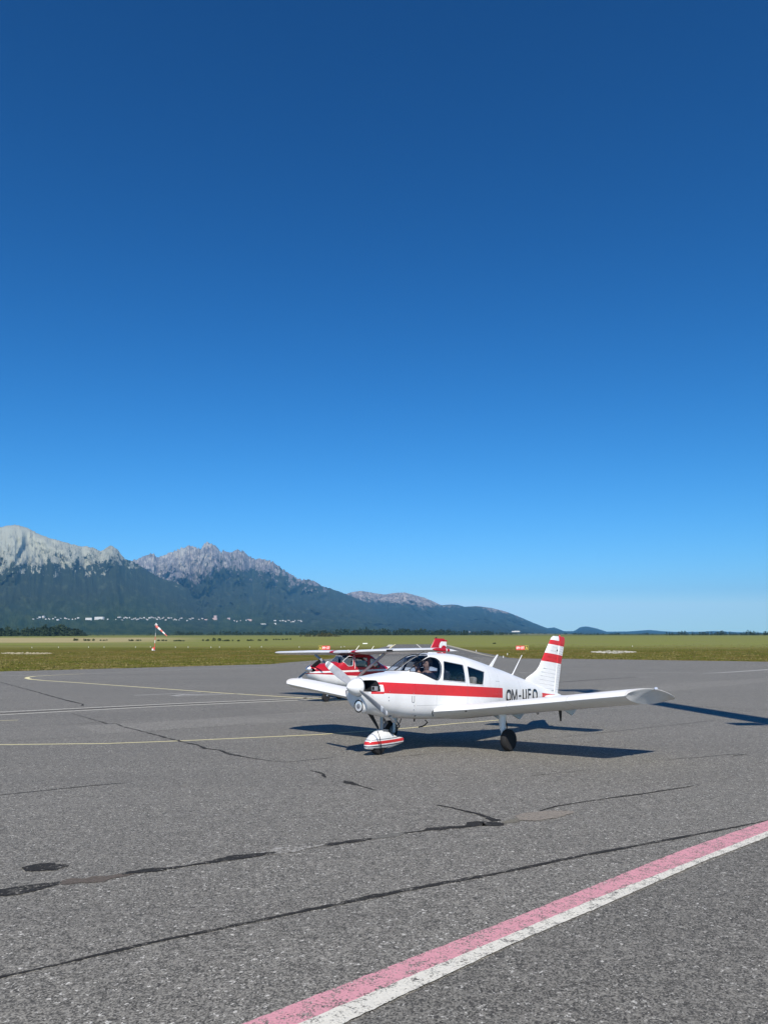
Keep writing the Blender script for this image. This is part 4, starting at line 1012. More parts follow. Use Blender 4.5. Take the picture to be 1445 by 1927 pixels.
def cmask(m):
    up = 1.045 + m.x * .035; lo = .985 + m.x * .032; l3 = .965 - m.x * .035
    top = (m.z > up) * (m.x < 3.45); mid = (m.z < lo) * (m.z > (l3.max(.90))) * (m.x > .12)
    tail = (m.x > 3.2) * between(m.z, 1.02, 1.07)
    blobm = ((m.x - 3.38).abs() < .22) * (m.z > 1.16)
    cut = 1.0 - (m.x > 3.45) * (m.z > 1.1)
    return ((top + blobm).min(1.0) + mid * (m.x < 3.6) + tail).min(1.0)
CBODY = skin('red_white_body_paint', cmask, DRED)
AC = thing('light_aircraft', 'red and white high-wing aeroplane with black propeller parked behind the low-wing aeroplane', 'aeroplane', matrix=frame(-2.9198, 29.7015, .9021, .0258, .0073, 2.5))
AC['group'] = AP['group'] = 'light aeroplanes parked on the apron'
me = carve(CF.solid(.13, 1.17, .04), [(prism(smoothpoly([(s * .13, 1.13), (s * .22, 1.17), (s * .31, 1.13), (s * .32, 1.06), (s * .22, 1.03), (s * .14, 1.06)], 3), 'x', 0, .42), 1) for s in (-1, 1)], [CBODY, DARKIN])
add_mesh('cowling', me, AC)
CW1 = roundcorner([(1.36, 1.42), (1.62, 1.62), (1.80, 1.60), (1.76, 1.26), (1.56, 1.25)], .04); CW2 = roundcorner([(1.90, 1.58), (2.46, 1.57), (2.44, 1.22), (1.90, 1.24)], .04); CW3 = roundcorner([(2.58, 1.56), (2.84, 1.52), (3.14, 1.26), (3.06, 1.20), (2.58, 1.21)], .04)
cws = [(1.215, -.40), (1.66, -.43), (1.66, .43), (1.215, .40)]; crw = [(2.86, -.36), (3.44, -.30), (3.44, .30), (2.86, .36)]
cut = [(CF.solid(1.22, 3.45, .06, .02), 1)]
for P in (CW1, CW2, CW3): cut += [(prism(P, 'y', -.8, -.2), 0), (prism(P, 'y', .2, .8), 0)]
cut += [(prism(subdiv(cws, 4), 'z', 1.36, 2.0), 0), (prism(subdiv(crw, 4), 'z', 1.2, 2.0), 0)]
me = carve(CF.solid(1.176, 6.75, .06), cut, [CBODY, DARKIN]); add_mesh('fuselage', me, AC)
for P, nm in ((CW1, 'front_side_window'), (CW2, 'door_window'), (CW3, 'rear_side_window')):
    for sg in (-1, 1):
        g = patch(subdiv(P, 1), lambda a, z: (a, sg * (CF.side(a, z) - .005), z)).build(nm, CLEARG, AC, smooth=60)
        MB().tube([(a, sg * (CF.side(a, z) + .002), z) for a, z in P + P[:1]], .009, 6).build('window_seal', BLACK if P is not CW1 else PUREW, g)
patch(subdiv(cws, 6), lambda a, y: (a, y, CF.top(a, y) - .004)).build('windshield', CLEARG, AC, smooth=60)
patch(subdiv(crw, 6), lambda a, y: (a, y, CF.top(a, y) - .004)).build('rear_windshield', CLEARG, AC, smooth=60)
for y in (-.24, .24):
    mb = MB(); mb.box((2.1, y, .98), (.42, .38, .10)); mb.box((2.34, y, 1.22), (.09, .38, .46), Matrix.Rotation(.2, 3, 'Y')); mb.build('seat', plain('pale_upholstery', (.42, .42, .40), .8), AC)
mb = MB(); mb.box((1.33, 0, 1.20), (.10, .8, .26)); mb.build('instrument_panel', DKSEAT, AC)
mb = MB(); mb.box((1.50, -.10, 1.56), (.008, .20, .17), Matrix.Rotation(-.6, 3, 'Y')); mb.box((1.55, .16, 1.60), (.008, .30, .10), Matrix.Rotation(-.6, 3, 'Y')); mb.build('sun_visor', PUREW, AC)
for s in (-1, 1): MB().tube([(1.86, -s * (CF.side(1.86, z) + .006), z) for z in (1.16, 1.3, 1.5, 1.66)], .012, 6).build('door_post', PUREW, AC)
o = MB().lathe([(0, 0), (.008, .03), (.05, .075), (.12, .135), (.19, .155), (.20, .15)], (0, 0, 1.1241), (1, 0, 0), 28).build('spinner', ALU, AC)
BLKB = plain('black_blade_paint', (.012, .012, .014), .35)
blade(1.16, .9136, .135, [BLKB, PUREW], AC, .17, 1.1241, ((.86, .90), (.935, .975))).__setitem__('label', 'lower black propeller blade'); blade(1.16 - PI, .9136, .135, [BLKB, PUREW], AC, .17, 1.1241, ((.86, .90), (.935, .975)))
# wing: thick inboard, drooped tip painted red and white
def cwmask(m):
    y = m.y.abs(); yy = m.y * -1.0
    root = between(y, .58, .84) * (m.x < 2.25)
    tip = (y > 5.045) * ((m.x < 2.42) - between(m.x, 2.26, 2.30) * 1.0).max(0.0) * (m.z > 1.70)
    regl = (m.z < (y * .0 + 1.765)) * between(m.x, 2.30, 2.72) * between(yy, 2.2, 4.2) * ((m.y * 1.0)._m('MODULO', .42).abs() > .16)
    return (root + tip + regl).min(1.0)
CWM = skin('high_wing_paint', cwmask, DRED)
CI = math.radians(1.5)
for sg in (1, -1):
    S_ = [(.0, 1.60, 1.76, 1.50, .115, CI), (.45, 1.60, 1.765, 1.50, .12, CI), (2.3, 1.60, 1.785, 1.50, .12, CI), (3.6, 1.63, 1.79, 1.36, .12, CI), (4.98, 1.68, 1.80, 1.18, .11, CI)]
    wg = wing_part(S_, 0, .74, sg).build('wing', CWM, AC)
    wing_part(S_[1:3], .75, 1, sg).build('flap', CWM, wg); wing_part(S_[2:], .75, 1, sg).build('aileron', CWM, wg)
    tp = wing_part([(4.985, 1.68, 1.80, 1.18, .11, CI), (5.05, 1.685, 1.80, 1.17, .105, CI), (5.085, 1.70, 1.80, 1.13, .08, CI), (5.096, 1.76, 1.80, 1.0, .03, CI)], 0, 1, sg).build('wing_tip', CWM, wg)
    MB().lathe([(0, 0), (.01, .02), (.05, .024), (.07, 0)], (1.72, -sg * 5.09, 1.80), (1, 0, 0), 10).build('navigation_light', REDM if sg > 0 else GREEN, tp)
    MB().tube([(1.98, -sg * .50, .84), (1.93, -sg * 1.4, 1.28), (1.88, -sg * 2.25, 1.70)], .062, 12, flat=.40).build('wing_strut', STEEL, AC)
    if sg > 0: mb = MB(); mb.box((1.60, -2.9, 1.79), (.10, .26, .07)); mb.build('landing_light', BLACK, wg)
mb = MB(); mb.box((1.62, 0, 1.765), (.12, 1.0, .05)); mb.build('wing_root_cover', GWHITE, AC)
# fin: swept, red with a white swoosh
def cfin(m):
    d = ((m.x - 6.78) * (m.x - 6.78) + (m.z - 2.08) * (m.z - 2.08)); d2 = ((m.x - 6.80) * (m.x - 6.80) + (m.z - 1.98) * (m.z - 1.98))
    white = (d < .068) * (d2 > .026) * (m.z < 2.30)
    return (1.0 - white) * (m.z > 1.55)
CFIN = skin('swept_fin_paint', cfin, DRED)
mb = MB(); rings = []
for z, l0, t_ in [(1.14, 5.1, 6.40), (1.30, 5.45, 6.48), (1.5, 5.74, 6.56), (1.8, 5.93, 6.66), (2.1, 6.11, 6.75), (2.36, 6.27, 6.82), (2.405, 6.31, 6.84), (2.42, 6.36, 6.84)]:
    rings.append([(l0 + (t_ - l0) * x, y * .7, z) for x, y in foil(10, 0, 1, .10 if z < 2.4 else .05, 0, False)])
mb.loft(rings); cf = mb.build('tail_fin', CFIN, AC)
mb = MB(); mb.loft([[(6.28, -.02, 2.41), (6.28, .02, 2.41), (6.28, .02, 2.43), (6.28, -.02, 2.43)], [(6.98, -.015, 2.33), (6.98, .015, 2.33), (6.98, .015, 2.36), (6.98, -.015, 2.36)]]); mb.build('fin_cap', plain('dark_red_enamel', DRED, .35), cf)
MB().lathe([(0, .03), (.03, .035), (.06, .02), (.065, 0)], (6.38, 0, 2.42), (0, 0, 1), 10).build('beacon', BLKP, cf)
mb = MB(); rings = []
for z, l0, t_ in [(1.2, 6.46, 6.80), (1.6, 6.60, 6.88), (2.1, 6.765, 6.94), (2.36, 6.835, 6.97)]:
    rings.append([(l0, -.02, z), (l0, .02, z), (t_, .004, z), (t_, -.004, z)])
mb.loft(rings); mb.build('rudder', CFIN, AC)
for sg in (1, -1):
    S_ = [(.03, 5.75, 1.10, .95, .07, 0), (1.40, 5.92, 1.10, .72, .07, 0), (1.52, 6.05, 1.10, .52, .04, 0)]
    wing_part(S_, 0, 1, sg).build('tailplane', PUREW, AC)
for sg in (1, -1):
    MB().tube([(2.30, -sg * .30, .56), (2.30, -sg * .60, .44), (2.30, -sg * .90, .26), (2.30, -sg * 1.02, .20)], [.045, .04, .032, .028], 10, flat=1.0).build('main_gear_leg', PUREW, AC)
    wheel((2.30, -sg * 1.10, .17), .17, .14, AC)
g = MB().tube([(.86, 0, .62), (.91, 0, .30), (.92, 0, .16)], [.035, .03, .022], 10).tube([(.92, -.10, .18), (.92, .10, .18)], .02, 8).build('nose_gear_strut', PUREW, AC)
MB().tube([(.92, -.10, .16), (.92, -.095, .40), (.90, .0, .44), (.92, .095, .40), (.92, .10, .16)], .018, 8).build('fork', ALU, g)
wheel((.92, 0, .125), .165, .13, AC)
for a in (2.17, 2.89): MB().tube([(a, 0, 1.76), (a + .24, 0, 2.03)], [.018, .011], 6).build('whip_aerial', plain('cream_aerial', (.72, .70, .55)), AC)
for sg in (-1, 1): MB().tube([(1.9, sg * .02, 1.80), (1.9, sg * .02, 1.86)], .012, 6).build('fuel_cap', PUREW, AC)
def ordn(k): return {1: 'first', 2: 'second', 3: 'third', 4: 'fourth', 5: 'fifth'}.get(k, '%d%s' % (k, {1: 'st', 2: 'nd', 3: 'rd'}.get(k % 10, 'th') if k // 10 != 1 else 'th'))
# ================================================================== things on and beyond the airfield
def root_at(p, yaw=0.0): return Matrix.Translation(p) @ Matrix.Rotation(yaw, 4, 'Z')
# ---- taxiway signs: letters drawn as strokes
def strokes(ch):
    D = {'0': [[(.5 + .36 * math.cos(t), .5 + .46 * math.sin(t)) for t in [2 * PI * k / 16 for k in range(17)]]],
         '9': [[(.5 + .34 * math.cos(t), .72 + .26 * math.sin(t)) for t in [2 * PI * k / 14 for k in range(15)]], [(.84, .72), (.80, .3), (.45, .04)]],
         '2': [[(.14, .74), (.3, .95), (.66, .96), (.84, .72), (.14, .04), (.88, .04)]], '7': [[(.12, .96), (.86, .96), (.4, .02)]],
         '-': [[(.15, .5), (.85, .5)]], 'A': [[(.06, .02), (.5, .98), (.94, .02)], [(.22, .34), (.78, .34)]]}
    return D[ch]
def put_text(txt, x0, z0, h, wd, mat, name, par, yf=-.062, th=.10, gap=.3):
    x = x0
    for ch in txt:
        mb = MB()
        for st in strokes(ch):
            for i in range(len(st) - 1):
                a = Vector((x + st[i][0] * wd, 0, z0 + st[i][1] * h)); b = Vector((x + st[i+1][0] * wd, 0, z0 + st[i+1][1] * h)); d = (b - a).normalized(); n = Vector((-d.z, 0, d.x)) * h * th; e = d * h * th * .6
                mb.add([(*(a - n - e).xz, yf), (*(b - n + e).xz, yf), (*(b + n + e).xz, yf), (*(a + n - e).xz, yf)], [(0, 1, 2, 3)])
                mb.v[-4:] = [(v[0], yf - .0004 * i, v[1]) for v in mb.v[-4:]]
        mb.build(name, mat, par, smooth=0); x += wd * (1 + gap)
SRED = plain('sign_red', (.72, .07, .05), .5); SBLK = plain('sign_black', (.02, .02, .02), .5); SYEL = plain('sign_yellow', (.80, .62, .08), .5); SWH = plain('sign_white', (.85, .85, .82), .5)
def sign(px0, px1, py0, py1, a_left, label):
    base = at((px0 + px1) / 2, py1 + 1.0); Y = base.y; W_ = (px1 - px0) / F_PX * Y; H = (py1 - py0) / F_PX * Y
    o = thing('taxiway_sign', label, 'airfield sign', 'taxiway signs in the grass', root_at(base)); z0 = .12
    k = W_ * .29
    xa, xr = (-W_ / 2, -W_ / 2 + k) if a_left else (W_ / 2 - k, -W_ / 2)
    MB().box((xa + k / 2, 0, z0 + H / 2), (k, .12, H)).build('location_panel', SYEL, o, smooth=0)
    MB().box((xa + k / 2, -.062, z0 + H / 2), (k * .88, .004, H * .86)).build('black_face', SBLK, o, smooth=0)
    put_text('A', xa + k * .26, z0 + H * .22, H * .56, k * .48, SYEL, 'letter', o, -.068, .12)
    MB().box((xr + (W_ - k) / 2, 0, z0 + H / 2), (W_ - k - .01, .12, H)).build('runway_panel', SRED, o, smooth=0)
    put_text('09-27', xr + (W_ - k) * .07, z0 + H * .24, H * .52, (W_ - k) * .135, SWH, 'digit', o, -.064, .11, .32)
    for s in (-1, 1): MB().tube([(s * W_ * .35, 0, -.1), (s * W_ * .35, 0, z0)], .03, 8).build('post', STEEL, o)
sign(599.6, 621, 1215.8, 1223.2, True, 'red runway sign 09-27 with its black A panel at the left end')
sign(971, 993.7, 1215.8, 1223.4, False, 'red runway sign 09-27 with its black A panel at the right end')
# ---- windsock
def windsock():
    b = at(290.5, 1224.5); s = b.y / F_PX
    o = thing('windsock', 'red and white windsock drooping from a banded pole in the grass', 'windsock', matrix=root_at(b))
    H = 46 * s; seg = [0, .30, .42, .56, .70, 1.0]
    cols = [SRED, SWH, SRED, SWH, SWH]
    MB().tube([(0, 0, -.2), (0, 0, H * .12)], .16, 12).build('pole_base', SWH, o)
    for i in range(5):
        MB().tube([(H * .03 * seg[i], 0, H * max(.05, seg[i])), (H * .03 * seg[i+1], 0, H * seg[i+1])], .055 if i < 3 else .035, 10).build('pole_band', [SRED, SWH, SRED, SWH, STEEL][i], o)
    MB().box((-.10, -.12, .45), (.5, .4, .55)).build('base_plate', SRED, o); MB().box((-.30, -.16, .22), (.34, .4, .40)).build('base_box', SWH, o)
    top = Vector((H * .03, 0, H * .97)); d = Vector((.78, -.05, -.60)).normalized(); L = 27 * s
    for i in range(5):
        P = [top + d * L * ((i + k / 3) / 5) + Vector((0, 0, -.12 * ((i + k / 3) / 5) ** 2 * 2)) for k in range(4)]
        MB().tube(P, [.30 * (1 - .72 * (i + k / 3) / 5) for k in range(4)], 14).build('sock_band', plain('sock_red', (.72, .20, .16), .8) if i % 2 == 0 else plain('sock_white', (.85, .83, .80), .8), o)
    MB().tube([tuple(top + Vector((.0, .36 * math.cos(q), .36 * math.sin(q)))) for q in [2 * PI * k / 16 for k in range(17)]], .03, 6).build('hoop', SRED, o)
    MB().box((H * .03 + .05, 0, H + .15), (.6, .25, .18)).build('lamp_bracket', SWH, o)
    MB().lathe([(0, .12), (.2, .14), (.28, 0)], (H * .03, 0, H + .28), (0, 0, 1), 10).build('lamp', AMBER, o)
windsock()
# ---- edge markers
def marker(p, h, first):
    if first is None:
        o = thing('edge_marker', 'low white taxiway edge marker standing in the grass', 'marker', 'white edge markers in the grass', Matrix.Translation(p))
        MB().lathe([(0, .11), (.02, .11), (.04, .07), (.26, .05)], (0, 0, 0), (0, 0, 1), 10).build('post', SWH, o)
        MB().lathe([(.26, .09), (.30, .11), (.40, .10), (.44, .0)], (0, 0, 0), (0, 0, 1), 10).build('head', SWH, o)
        o.scale = (h, h, h); return o
    c = first.copy(); COL.objects.link(c); c.matrix_world = Matrix.Translation(p) @ Matrix.Scale(h, 4)
    for ch in first.children: d = ch.copy(); COL.objects.link(d); d.parent = c
    return c
mk = None
MKS = [(60, 1219.8), (110, 1219.4), (166.6, 1219), (195.8, 1219), (255, 1219), (283, 1218.6), (330, 1219.3), (354, 1219), (397, 1219.3), (413, 1219), (470, 1219), (492, 1218.3), (563, 1218.8), (642, 1219), (648, 1218), (896, 1226.5), (947, 1238.5), (954.7, 1233), (1043, 1217), (1190, 1217.5)]
for i, (px, py) in enumerate(MKS):
    o = marker(at(px, py), .68, mk); mk = mk or o
    o['label'] = ('small white edge marker, %s from the left in the grass left of the taxiway' % ordn(i + 1)) if i < 15 else ('small white edge marker, %s from the left in the grass right of the taxiway' % ordn(i - 14))
MB_ = MB(); bb = at(687, 1212.6); MB_.box((bb.x, bb.y, bb.z + .25), (1.6, .3, .3)).build('barrier_board', SWH, smooth=0); tag(bpy.data.objects['barrier_board'], 'long low white board lying in the far grass left of the taxiway', 'barrier board')
# ---- rubble and pale gravel
def rubble(name, px0, px1, py0, py1, n, mat, size, kind='stuff', seed=1):
    R = random.Random(seed); mb = MB()
    for i in range(n):
        t = R.random(); px = px0 + (px1 - px0) * t; py = py0 + (py1 - py0) * (.5 + (R.random() - .5) * (1 - abs(2 * t - 1) ** 2)); p = at(px, py)
        s = size * (.3 + R.random() ** 2 * 1.2)
        mb.box((p.x, p.y, p.z + s * .2), (s * (1 + R.random()), s * (.6 + R.random() * .6), s * .55), Matrix.Rotation(R.random() * 6, 3, 'Z') @ Matrix.Rotation(R.random() * .5, 3, 'X'), taper=.6)
    o = mb.build(name, mat, smooth=0, recalc=False); tag(o, kind=kind); return o
GRAV = plain('pale_gravel', (.46, .44, .38), .9, .2, var=.35, nscale=2)
tag(rubble('gravel', 1112, 1196, 1224.8, 1230, 620, GRAV, .13), 'patch of pale rubble in the grass beyond the apron', None)
tag(rubble('dead_grass', 2, 98, 1228.5, 1231.5, 260, plain('dry_grass', (.33, .29, .19), .9), .22, seed=4), 'pale dry strip in the left grass')
# ---- grass tufts along the edge of the apron and over the near field
def tufts():
    R = random.Random(11); mb = MB()
    def tuft(px, py, sc):
        p = at(px, py)
        for k in range(4):
            a = R.random() * 2 * PI; h = sc * (.5 + R.random()); w_ = sc * (.5 + R.random() * .9); q = Vector((p.x + R.uniform(-.4, .4), p.y + R.uniform(-.4, .4), p.z - .03))
            dx, dy = math.cos(a) * w_, math.sin(a) * w_
            mb.add([(q.x - dx, q.y - dy, q.z), (q.x + dx, q.y + dy, q.z), (q.x + R.uniform(-.3, .3) * sc, q.y + R.uniform(-.3, .3) * sc, q.z + h)], [(0, 1, 2)])
    edge = [(-60, 1266), (0, 1264), (300, 1256), (520, 1250.5)]; edge2 = [(955, 1239), (1061, 1239.5), (1445, 1245), (1500, 1246)]
    for i in range(9000):
        L = edge if R.random() < .55 else edge2; px = R.uniform(L[0][0], L[-1][0]); ye = interp(L, px); d = R.random() ** 1.7 * 33
        if ye - d < 1213: continue
        if px > 955 and (px < 1010 and d > 26 - 0): continue
        tuft(px, ye - d - .6, R.uniform(.04, .12))
    m = Mat('grass_tufts', .9, .0); n = m.noise(.25, 4, .7); f = m.noise(3.0, 3, .6)
    m.base(m.mix(n.ramp(.40, .60), m.mix(f.ramp(.35, .65), (.045, .062, .008), (.145, .155, .026)), m.mix(f.ramp(.35, .65), (.11, .09, .03), (.30, .25, .11))))
    o = mb.build('grass', m.m, smooth=0, recalc=False); tag(o, 'grass and dry weeds growing beside the apron', None, kind='stuff')
tufts()
# ---- trees, hedges, woods
LEAFD = []
for i, (a, b) in enumerate([((.020, .036, .022), (.048, .072, .036)), ((.030, .048, .024), (.070, .092, .042)), ((.045, .050, .020), (.10, .095, .035))]):
    m = Mat('foliage', .85, .2); n = m.noise(.35 if i < 2 else .8, 5, .7); m.base(m.mix(n.ramp(.35, .65), a, b)); LEAFD.append(m.m)
BARK = plain('bark', (.06, .045, .035), .9)
def crown(mb, c, rx, rz, R, conifer=False, n=70, leaf=.14):
    for k in range(n):
        u = R.random(); th = R.random() * 2 * PI
        if conifer: z = u; r = rx * (1 - z) * (.55 + .5 * R.random()) + .02 * rx
        else: z = u; r = rx * math.sqrt(max(.02, 1 - (2 * z - 1) ** 2)) * (.6 + .45 * R.random())
        p = Vector((c[0] + r * math.cos(th), c[1] + r * math.sin(th), c[2] + rz * z)); s = leaf * max(rx, .5) * (.8 + 1.0 * R.random())
        a = Vector((R.uniform(-1, 1), R.uniform(-1, 1), R.uniform(-.6, .6))).normalized() * s; b = Vector((R.uniform(-1, 1), R.uniform(-1, 1), R.uniform(-.3, 1))).normalized() * s
        mb.add([p - a, p - b * .8, p + a, p + b], [(0, 1, 2, 3)])
def wood(name, px0, px1, pyb, h0, h1, Y0, Y1, n, mat, seed, conifer=.6, label=None, leafn=60, prof=None):
    """a far wood seen as one mass: many trees in one object"""
    R = random.Random(seed); mb = MB()
    for i in range(n):
        px = R.uniform(px0, px1); Y = R.uniform(Y0, Y1); pb = pyb(px) if callable(pyb) else pyb; b = atY(px, pb, Y)
        h = R.uniform(h0, h1) * (1 + .25 * noise.noise((px * .04, seed, 0)) * 2); con = R.random() < conifer; h *= interp(prof, px) if prof else 1
        crown(mb, (b.x, b.y, b.z - h * .05), h * (.20 if con else .34), h, R, con, leafn, .24)
        mb.tube([(b.x, b.y, b.z - 2), (b.x, b.y, b.z + h * .5)], h * .03, 4)
    o = mb.build(name, mat, smooth=0, recalc=False); return tag(o, label, None, kind='stuff')
wood('wood', -200, 102, lambda x: 1207 - max(0, x - 0) * .03, 13, 21, 1100, 1350, 420, LEAFD[0], 3, label='dark wood at the left edge of the fields')
wood('wood', 98, 166, 1202, 13, 19, 1250, 1400, 120, LEAFD[0], 5, label='dark copse beside a pale green meadow', prof=[(98, 1), (145, 1), (166, .3)])
wood('wood', 158, 330, 1202, 4, 10, 1500, 1900, 150, LEAFD[1], 6, label='low scrubby wood behind the meadow')
wood('wood', 330, 640, 1200.5, 8, 16, 1800, 2300, 420, LEAFD[0], 7, label='dark green wood below the village')
wood('wood', 560, 985, lambda x: 1199 - max(0, x - 850) * .04, 8, 20, 1700, 2300, 900, LEAFD[0], 8, .7, label='long dark spruce wood beyond the runway', prof=[(560, .6), (620, 1), (840, .95), (900, .7), (985, .12)])
wood('wood', 960, 1120, 1195.0, 3, 6, 2000, 2400, 120, LEAFD[0], 9, label='thin line of trees at the foot of the hills')
wood('wood', 1110, 1480, lambda x: 1196.2, 3.5, 6.5, 2000, 2400, 260, LEAFD[0], 10, label='thin dark tree line on the right horizon')
wood('wood', 1250, 1480, 1195.6, 4, 8.5, 1500, 1800, 170, LEAFD[0], 12, label='nearer dark tree line on the right horizon')
wood('scrub', 565, 640, 1201.5, 3, 6, 900, 1100, 60, LEAFD[2], 13, 0, label='brown scrub at the far edge of the grass')
# small bushes that can be told apart
def bush(px, py, wpx, hpx, mat, label, i):
    R = random.Random(100 + i); b = at(px, py); Y = b.y; w_ = wpx / F_PX * Y; h = hpx / F_PX * Y
    o = thing('bush', label, 'bush', 'bushes along the far field edge', Matrix.Translation(b)); mb = MB()
    for k in range(max(2, int(wpx / hpx * 1.2))): crown(mb, (R.uniform(-w_ / 2, w_ / 2) * .8, R.uniform(-1, 1), -.1 * h), h * .55, h * R.uniform(.6, 1.05), R, False, 60, .22)
    mb.build('foliage', mat, o, smooth=0, recalc=False); MB().tube([(0, 0, -.2), (0, 0, h * .5)], h * .05, 5).build('stem', BARK, o)
BU = [(252, 1206.5, 26, 4, 'long low bush left of the windsock pole'), (306, 1206.5, 18, 3.5, 'low bush just right of the windsock pole'), (340, 1207, 30, 3.5, 'flat dark bush between the windsock and the hedge row'), (387, 1206.5, 11, 4.5, 'small round bush left of the tall bush in the hedge row'),
      (404, 1206.5, 18, 7, 'tallest round bush in the hedge row'), (430, 1206.8, 22, 4, 'bush right of the tallest bush in the hedge row'), (446, 1207, 10, 5, 'darker small bush ending the hedge row'), (478, 1206.2, 28, 4, 'long bush alone in the middle field edge'), (503, 1206, 8, 4.5, 'tiny dark bush at the right end of the middle field edge'),
      (524, 1204.6, 20, 3.2, 'low bush under the central peaks'), (541, 1204, 14, 3.5, 'round bush just left of the brown scrub'), (930, 1211.6, 5, 1.8, 'tiny dark bush alone in the mown grass left of the tail fin'), (166, 1206.3, 22, 5, 'dark bush below the copse'), (196, 1206, 16, 3.5, 'low bush right of the copse'), (144, 1206, 12, 6, 'tall dark shrub against the pale meadow')]
for i, (px, py, wp, hp, lb) in enumerate(BU): bush(px, py, wp * 1.2, hp * .85, LEAFD[1], lb, i)
# pale meadow hump at left and far pale fields
def meadow(name, px0, px1, y_lo, hump, Y0, Y1, mat):
    mb = MB(); n = 60; rings = []
    for j in range(10):
        t = j / 9; r = []
        for i in range(n + 1):
            s = i / n; px = px0 + (px1 - px0) * s; e = math.sin(PI * s) ** .6
            r.append(tuple(atY(px, y_lo - (y_lo - hump) * e * t + (1 - e) * 1.5, Y0 + (Y1 - Y0) * t)))
        rings.append(r)
    mb.loft(rings, False, False, closed=False); tag(mb.build(name, mat, smooth=60, recalc=False), kind='structure')
mm = Mat('pale_meadow', .95, .1); mm.base(mm.mix(mm.noise(.01, 6, .7).ramp(.35, .65), (.12, .14, .065), (.20, .20, .10)))
meadow('field', 30, 150, 1207, 1199, 1000, 1250, mm.m); meadow('field', 160, 330, 1207, 1201, 1000, 1400, mm.m); meadow('field', 300, 640, 1206, 1201.5, 1000, 1500, mm.m)
meadow('field', 840, 1150, 1196.5, 1192.5, 1500, 2400, mm.m)
# ---- village on the lower slopes
HW = plain('house_white', (.62, .62, .60), .8); HP = plain('house_rose', (.50, .38, .36), .8); HR = plain('roof_grey', (.30, .30, .31), .8); HB = plain('roof_brown', (.22, .13, .10), .8); WINM = plain('window_dark', (.05, .06, .08), .3)
def slope(px, py):
    v = ray(px, py); o_ = Vector((0, 0, CAM_H)); best = None
    for bv in (bvA, bvB, bvC):
        h = bv.ray_cast(o_, v.normalized())
        if h[0] and (best is None or h[3] < best[1]): best = (h[0], h[3])
    return best[0] if best else atY(px, py, 3500)
def house(px, py, wpx, hpx, mats, label, cat='house', roof=True, i=0, group='small buildings of the mountain village'):
    p = slope(px, py); Y = p.y; w_ = wpx * .85 / F_PX * Y; h = hpx * .68 / F_PX * Y; dpt = min(w_, 16)
    o = thing('house' if cat == 'house' else 'building', label, cat, group, root_at(p - Vector((0, dpt * .5, 0)), random.Random(i).uniform(-.3, .3)))
    MB().box((0, 0, h / 2 - 3), (w_, dpt, h + 6)).build('wall', mats[0], o, smooth=0)
    if roof:
        r = h * .4; mb = MB(); mb.loft([[(-w_ * .54, -dpt * .56, h - .3), (-w_ * .54, dpt * .56, h - .3), (-w_ * .54, 0, h + r)], [(w_ * .54, -dpt * .56, h - .3), (w_ * .54, dpt * .56, h - .3), (w_ * .54, 0, h + r)]]); mb.build('roof', mats[1], o, smooth=0)
    return o
R = random.Random(21); hid = 0
big = [(168, 1166.5, 13, 5, 'broad white hotel block right of the village centre'), (188, 1165, 20, 5.5, 'longest white flat hotel building in the village strip'), (388, 1167.5, 7, 3, 'rose building left of the pink tower block'), (404, 1166.8, 12, 5, 'rose sanatorium with the tallest block in the village'), (406, 1163.5, 6, 7, 'tall pink tower block above the village'),
       (431, 1165.5, 6, 3, 'white building right of the pink tower block'), (469.5, 1168.3, 10, 4, 'wide white hall right of the pink tower block'), (83, 1161.8, 5, 3, 'white house standing highest in the left village strip'), (496, 1175, 11, 1.6, 'long low white shed below the village'), (518, 1168.8, 5, 2, 'white house above the others at the right village end'), (518, 1174.4, 5, 2, 'white house below the others at the right village end')]
for k, (px, py, wp, hp, lb) in enumerate(big): house(px, py, wp, hp, (HP if 'rose' in lb or 'pink' in lb else HW, HR), lb, 'building', k in (5, 7, 9, 10), k)
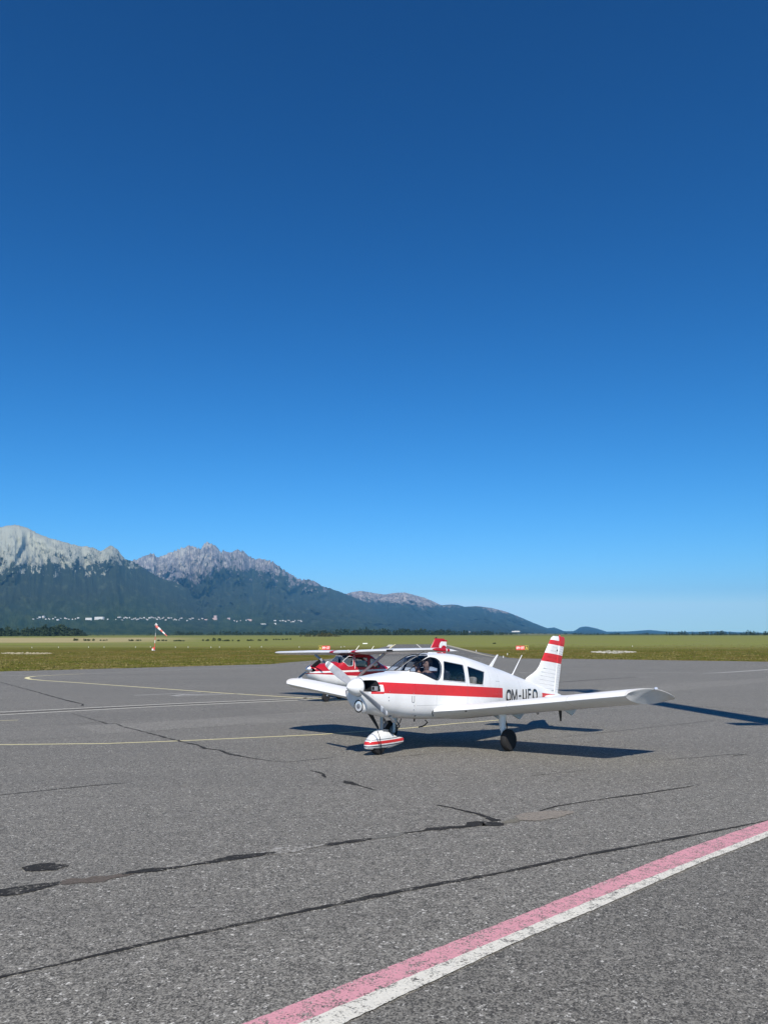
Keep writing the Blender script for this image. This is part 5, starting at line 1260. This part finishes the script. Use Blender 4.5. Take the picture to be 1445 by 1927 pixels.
for rng, n, y0, y1, where in (((62, 150), 17, 1162, 1167.5, 'in the cluster left of the hotel blocks'), ((222, 345), 36, 1162.5, 1167.5, 'in the long cluster behind the windsock'), ((346, 384), 5, 1164, 1169, 'in the gap left of the rose buildings'), ((438, 466), 4, 1168, 1169.5, 'between the tower block and the wide hall'),
                       ((526, 572), 10, 1168, 1172, 'at the right end of the village'), ((200, 222), 2, 1165, 1168, 'just right of the hotel blocks'), ((880, 910), 3, 1190.2, 1191, 'below the low mountain right of the spruce wood')):
    for k in range(n):
        px = rng[0] + (rng[1] - rng[0]) * (k + .15 + R.random() * .7) / n; hid += 1
        house(px, R.uniform(y0, y1), R.choice([2, 2.5, 3, 3.5, 5]), R.uniform(1.3, 2.4), (HW, R.choice([HR, HB])), 'tiny white house, %s from the left %s' % (ordn(k + 1), where), i=hid + 30, group='tiny white houses of the mountain village')
def hall(px, py, wpx, hpx, label, Y=2600):
    p = atY(px, py, Y); w_ = wpx / F_PX * Y; h = hpx / F_PX * Y
    o = thing('building', label, 'building', None, root_at(p)); MB().box((0, 0, h / 2), (w_, 14, h)).build('wall', HW, o, smooth=0); MB().box((w_ * .1, 0, h * 1.15), (w_ * .5, 13, h * .3)).build('roof', HR, o, smooth=0)
hall(970, 1189.8, 15, 2.0, 'long white hall at the foot of the mountain left of the tail fin', 3000)
hall(729, 1161.5, 5, 1.5, 'lone white hut on the ridge above the spruce wood', 3100) if False else None
# ---- tall light mast right of the camera: its shadow falls across the apron
def mast():
    bx, by, H = 10.4, 8.0, 27.4
    o = thing('light_mast', 'tall white floodlight mast standing on the apron edge, its long shadow crossing the asphalt', 'light mast', matrix=root_at(Vector((bx, by, 0))))
    MB().lathe([(0, .95), (.4, .95), (.45, .52), (H * .5, .48), (H - 1.2, .43), (H - 1.1, 0)], (0, 0, 0), (0, 0, 1), 20).build('pole', GWHITE, o)
    for k in range(3): MB().box((0, 0, H - .9 + k * .5), (1.8, .25, .12)).build('lamp_frame', STEEL, o)
    MB().tube([(0, 0, H - 1.3), (0, 0, H + .3)], .12, 8).build('mast_head', STEEL, o)
    for k in range(3):
        for s in (-1, 1): MB().box((s * .6, -.2, H - .75 + k * .5), (.5, .3, .24)).build('floodlight', GWHITE, o)
    MB().box((-.9, 0, 11.3), (.75, .35, .35)).build('junction_box', GWHITE, o); MB().tube([(0, 0, 11.3), (-.9, 0, 11.3)], .05, 6).build('bracket', STEEL, o)
mast()
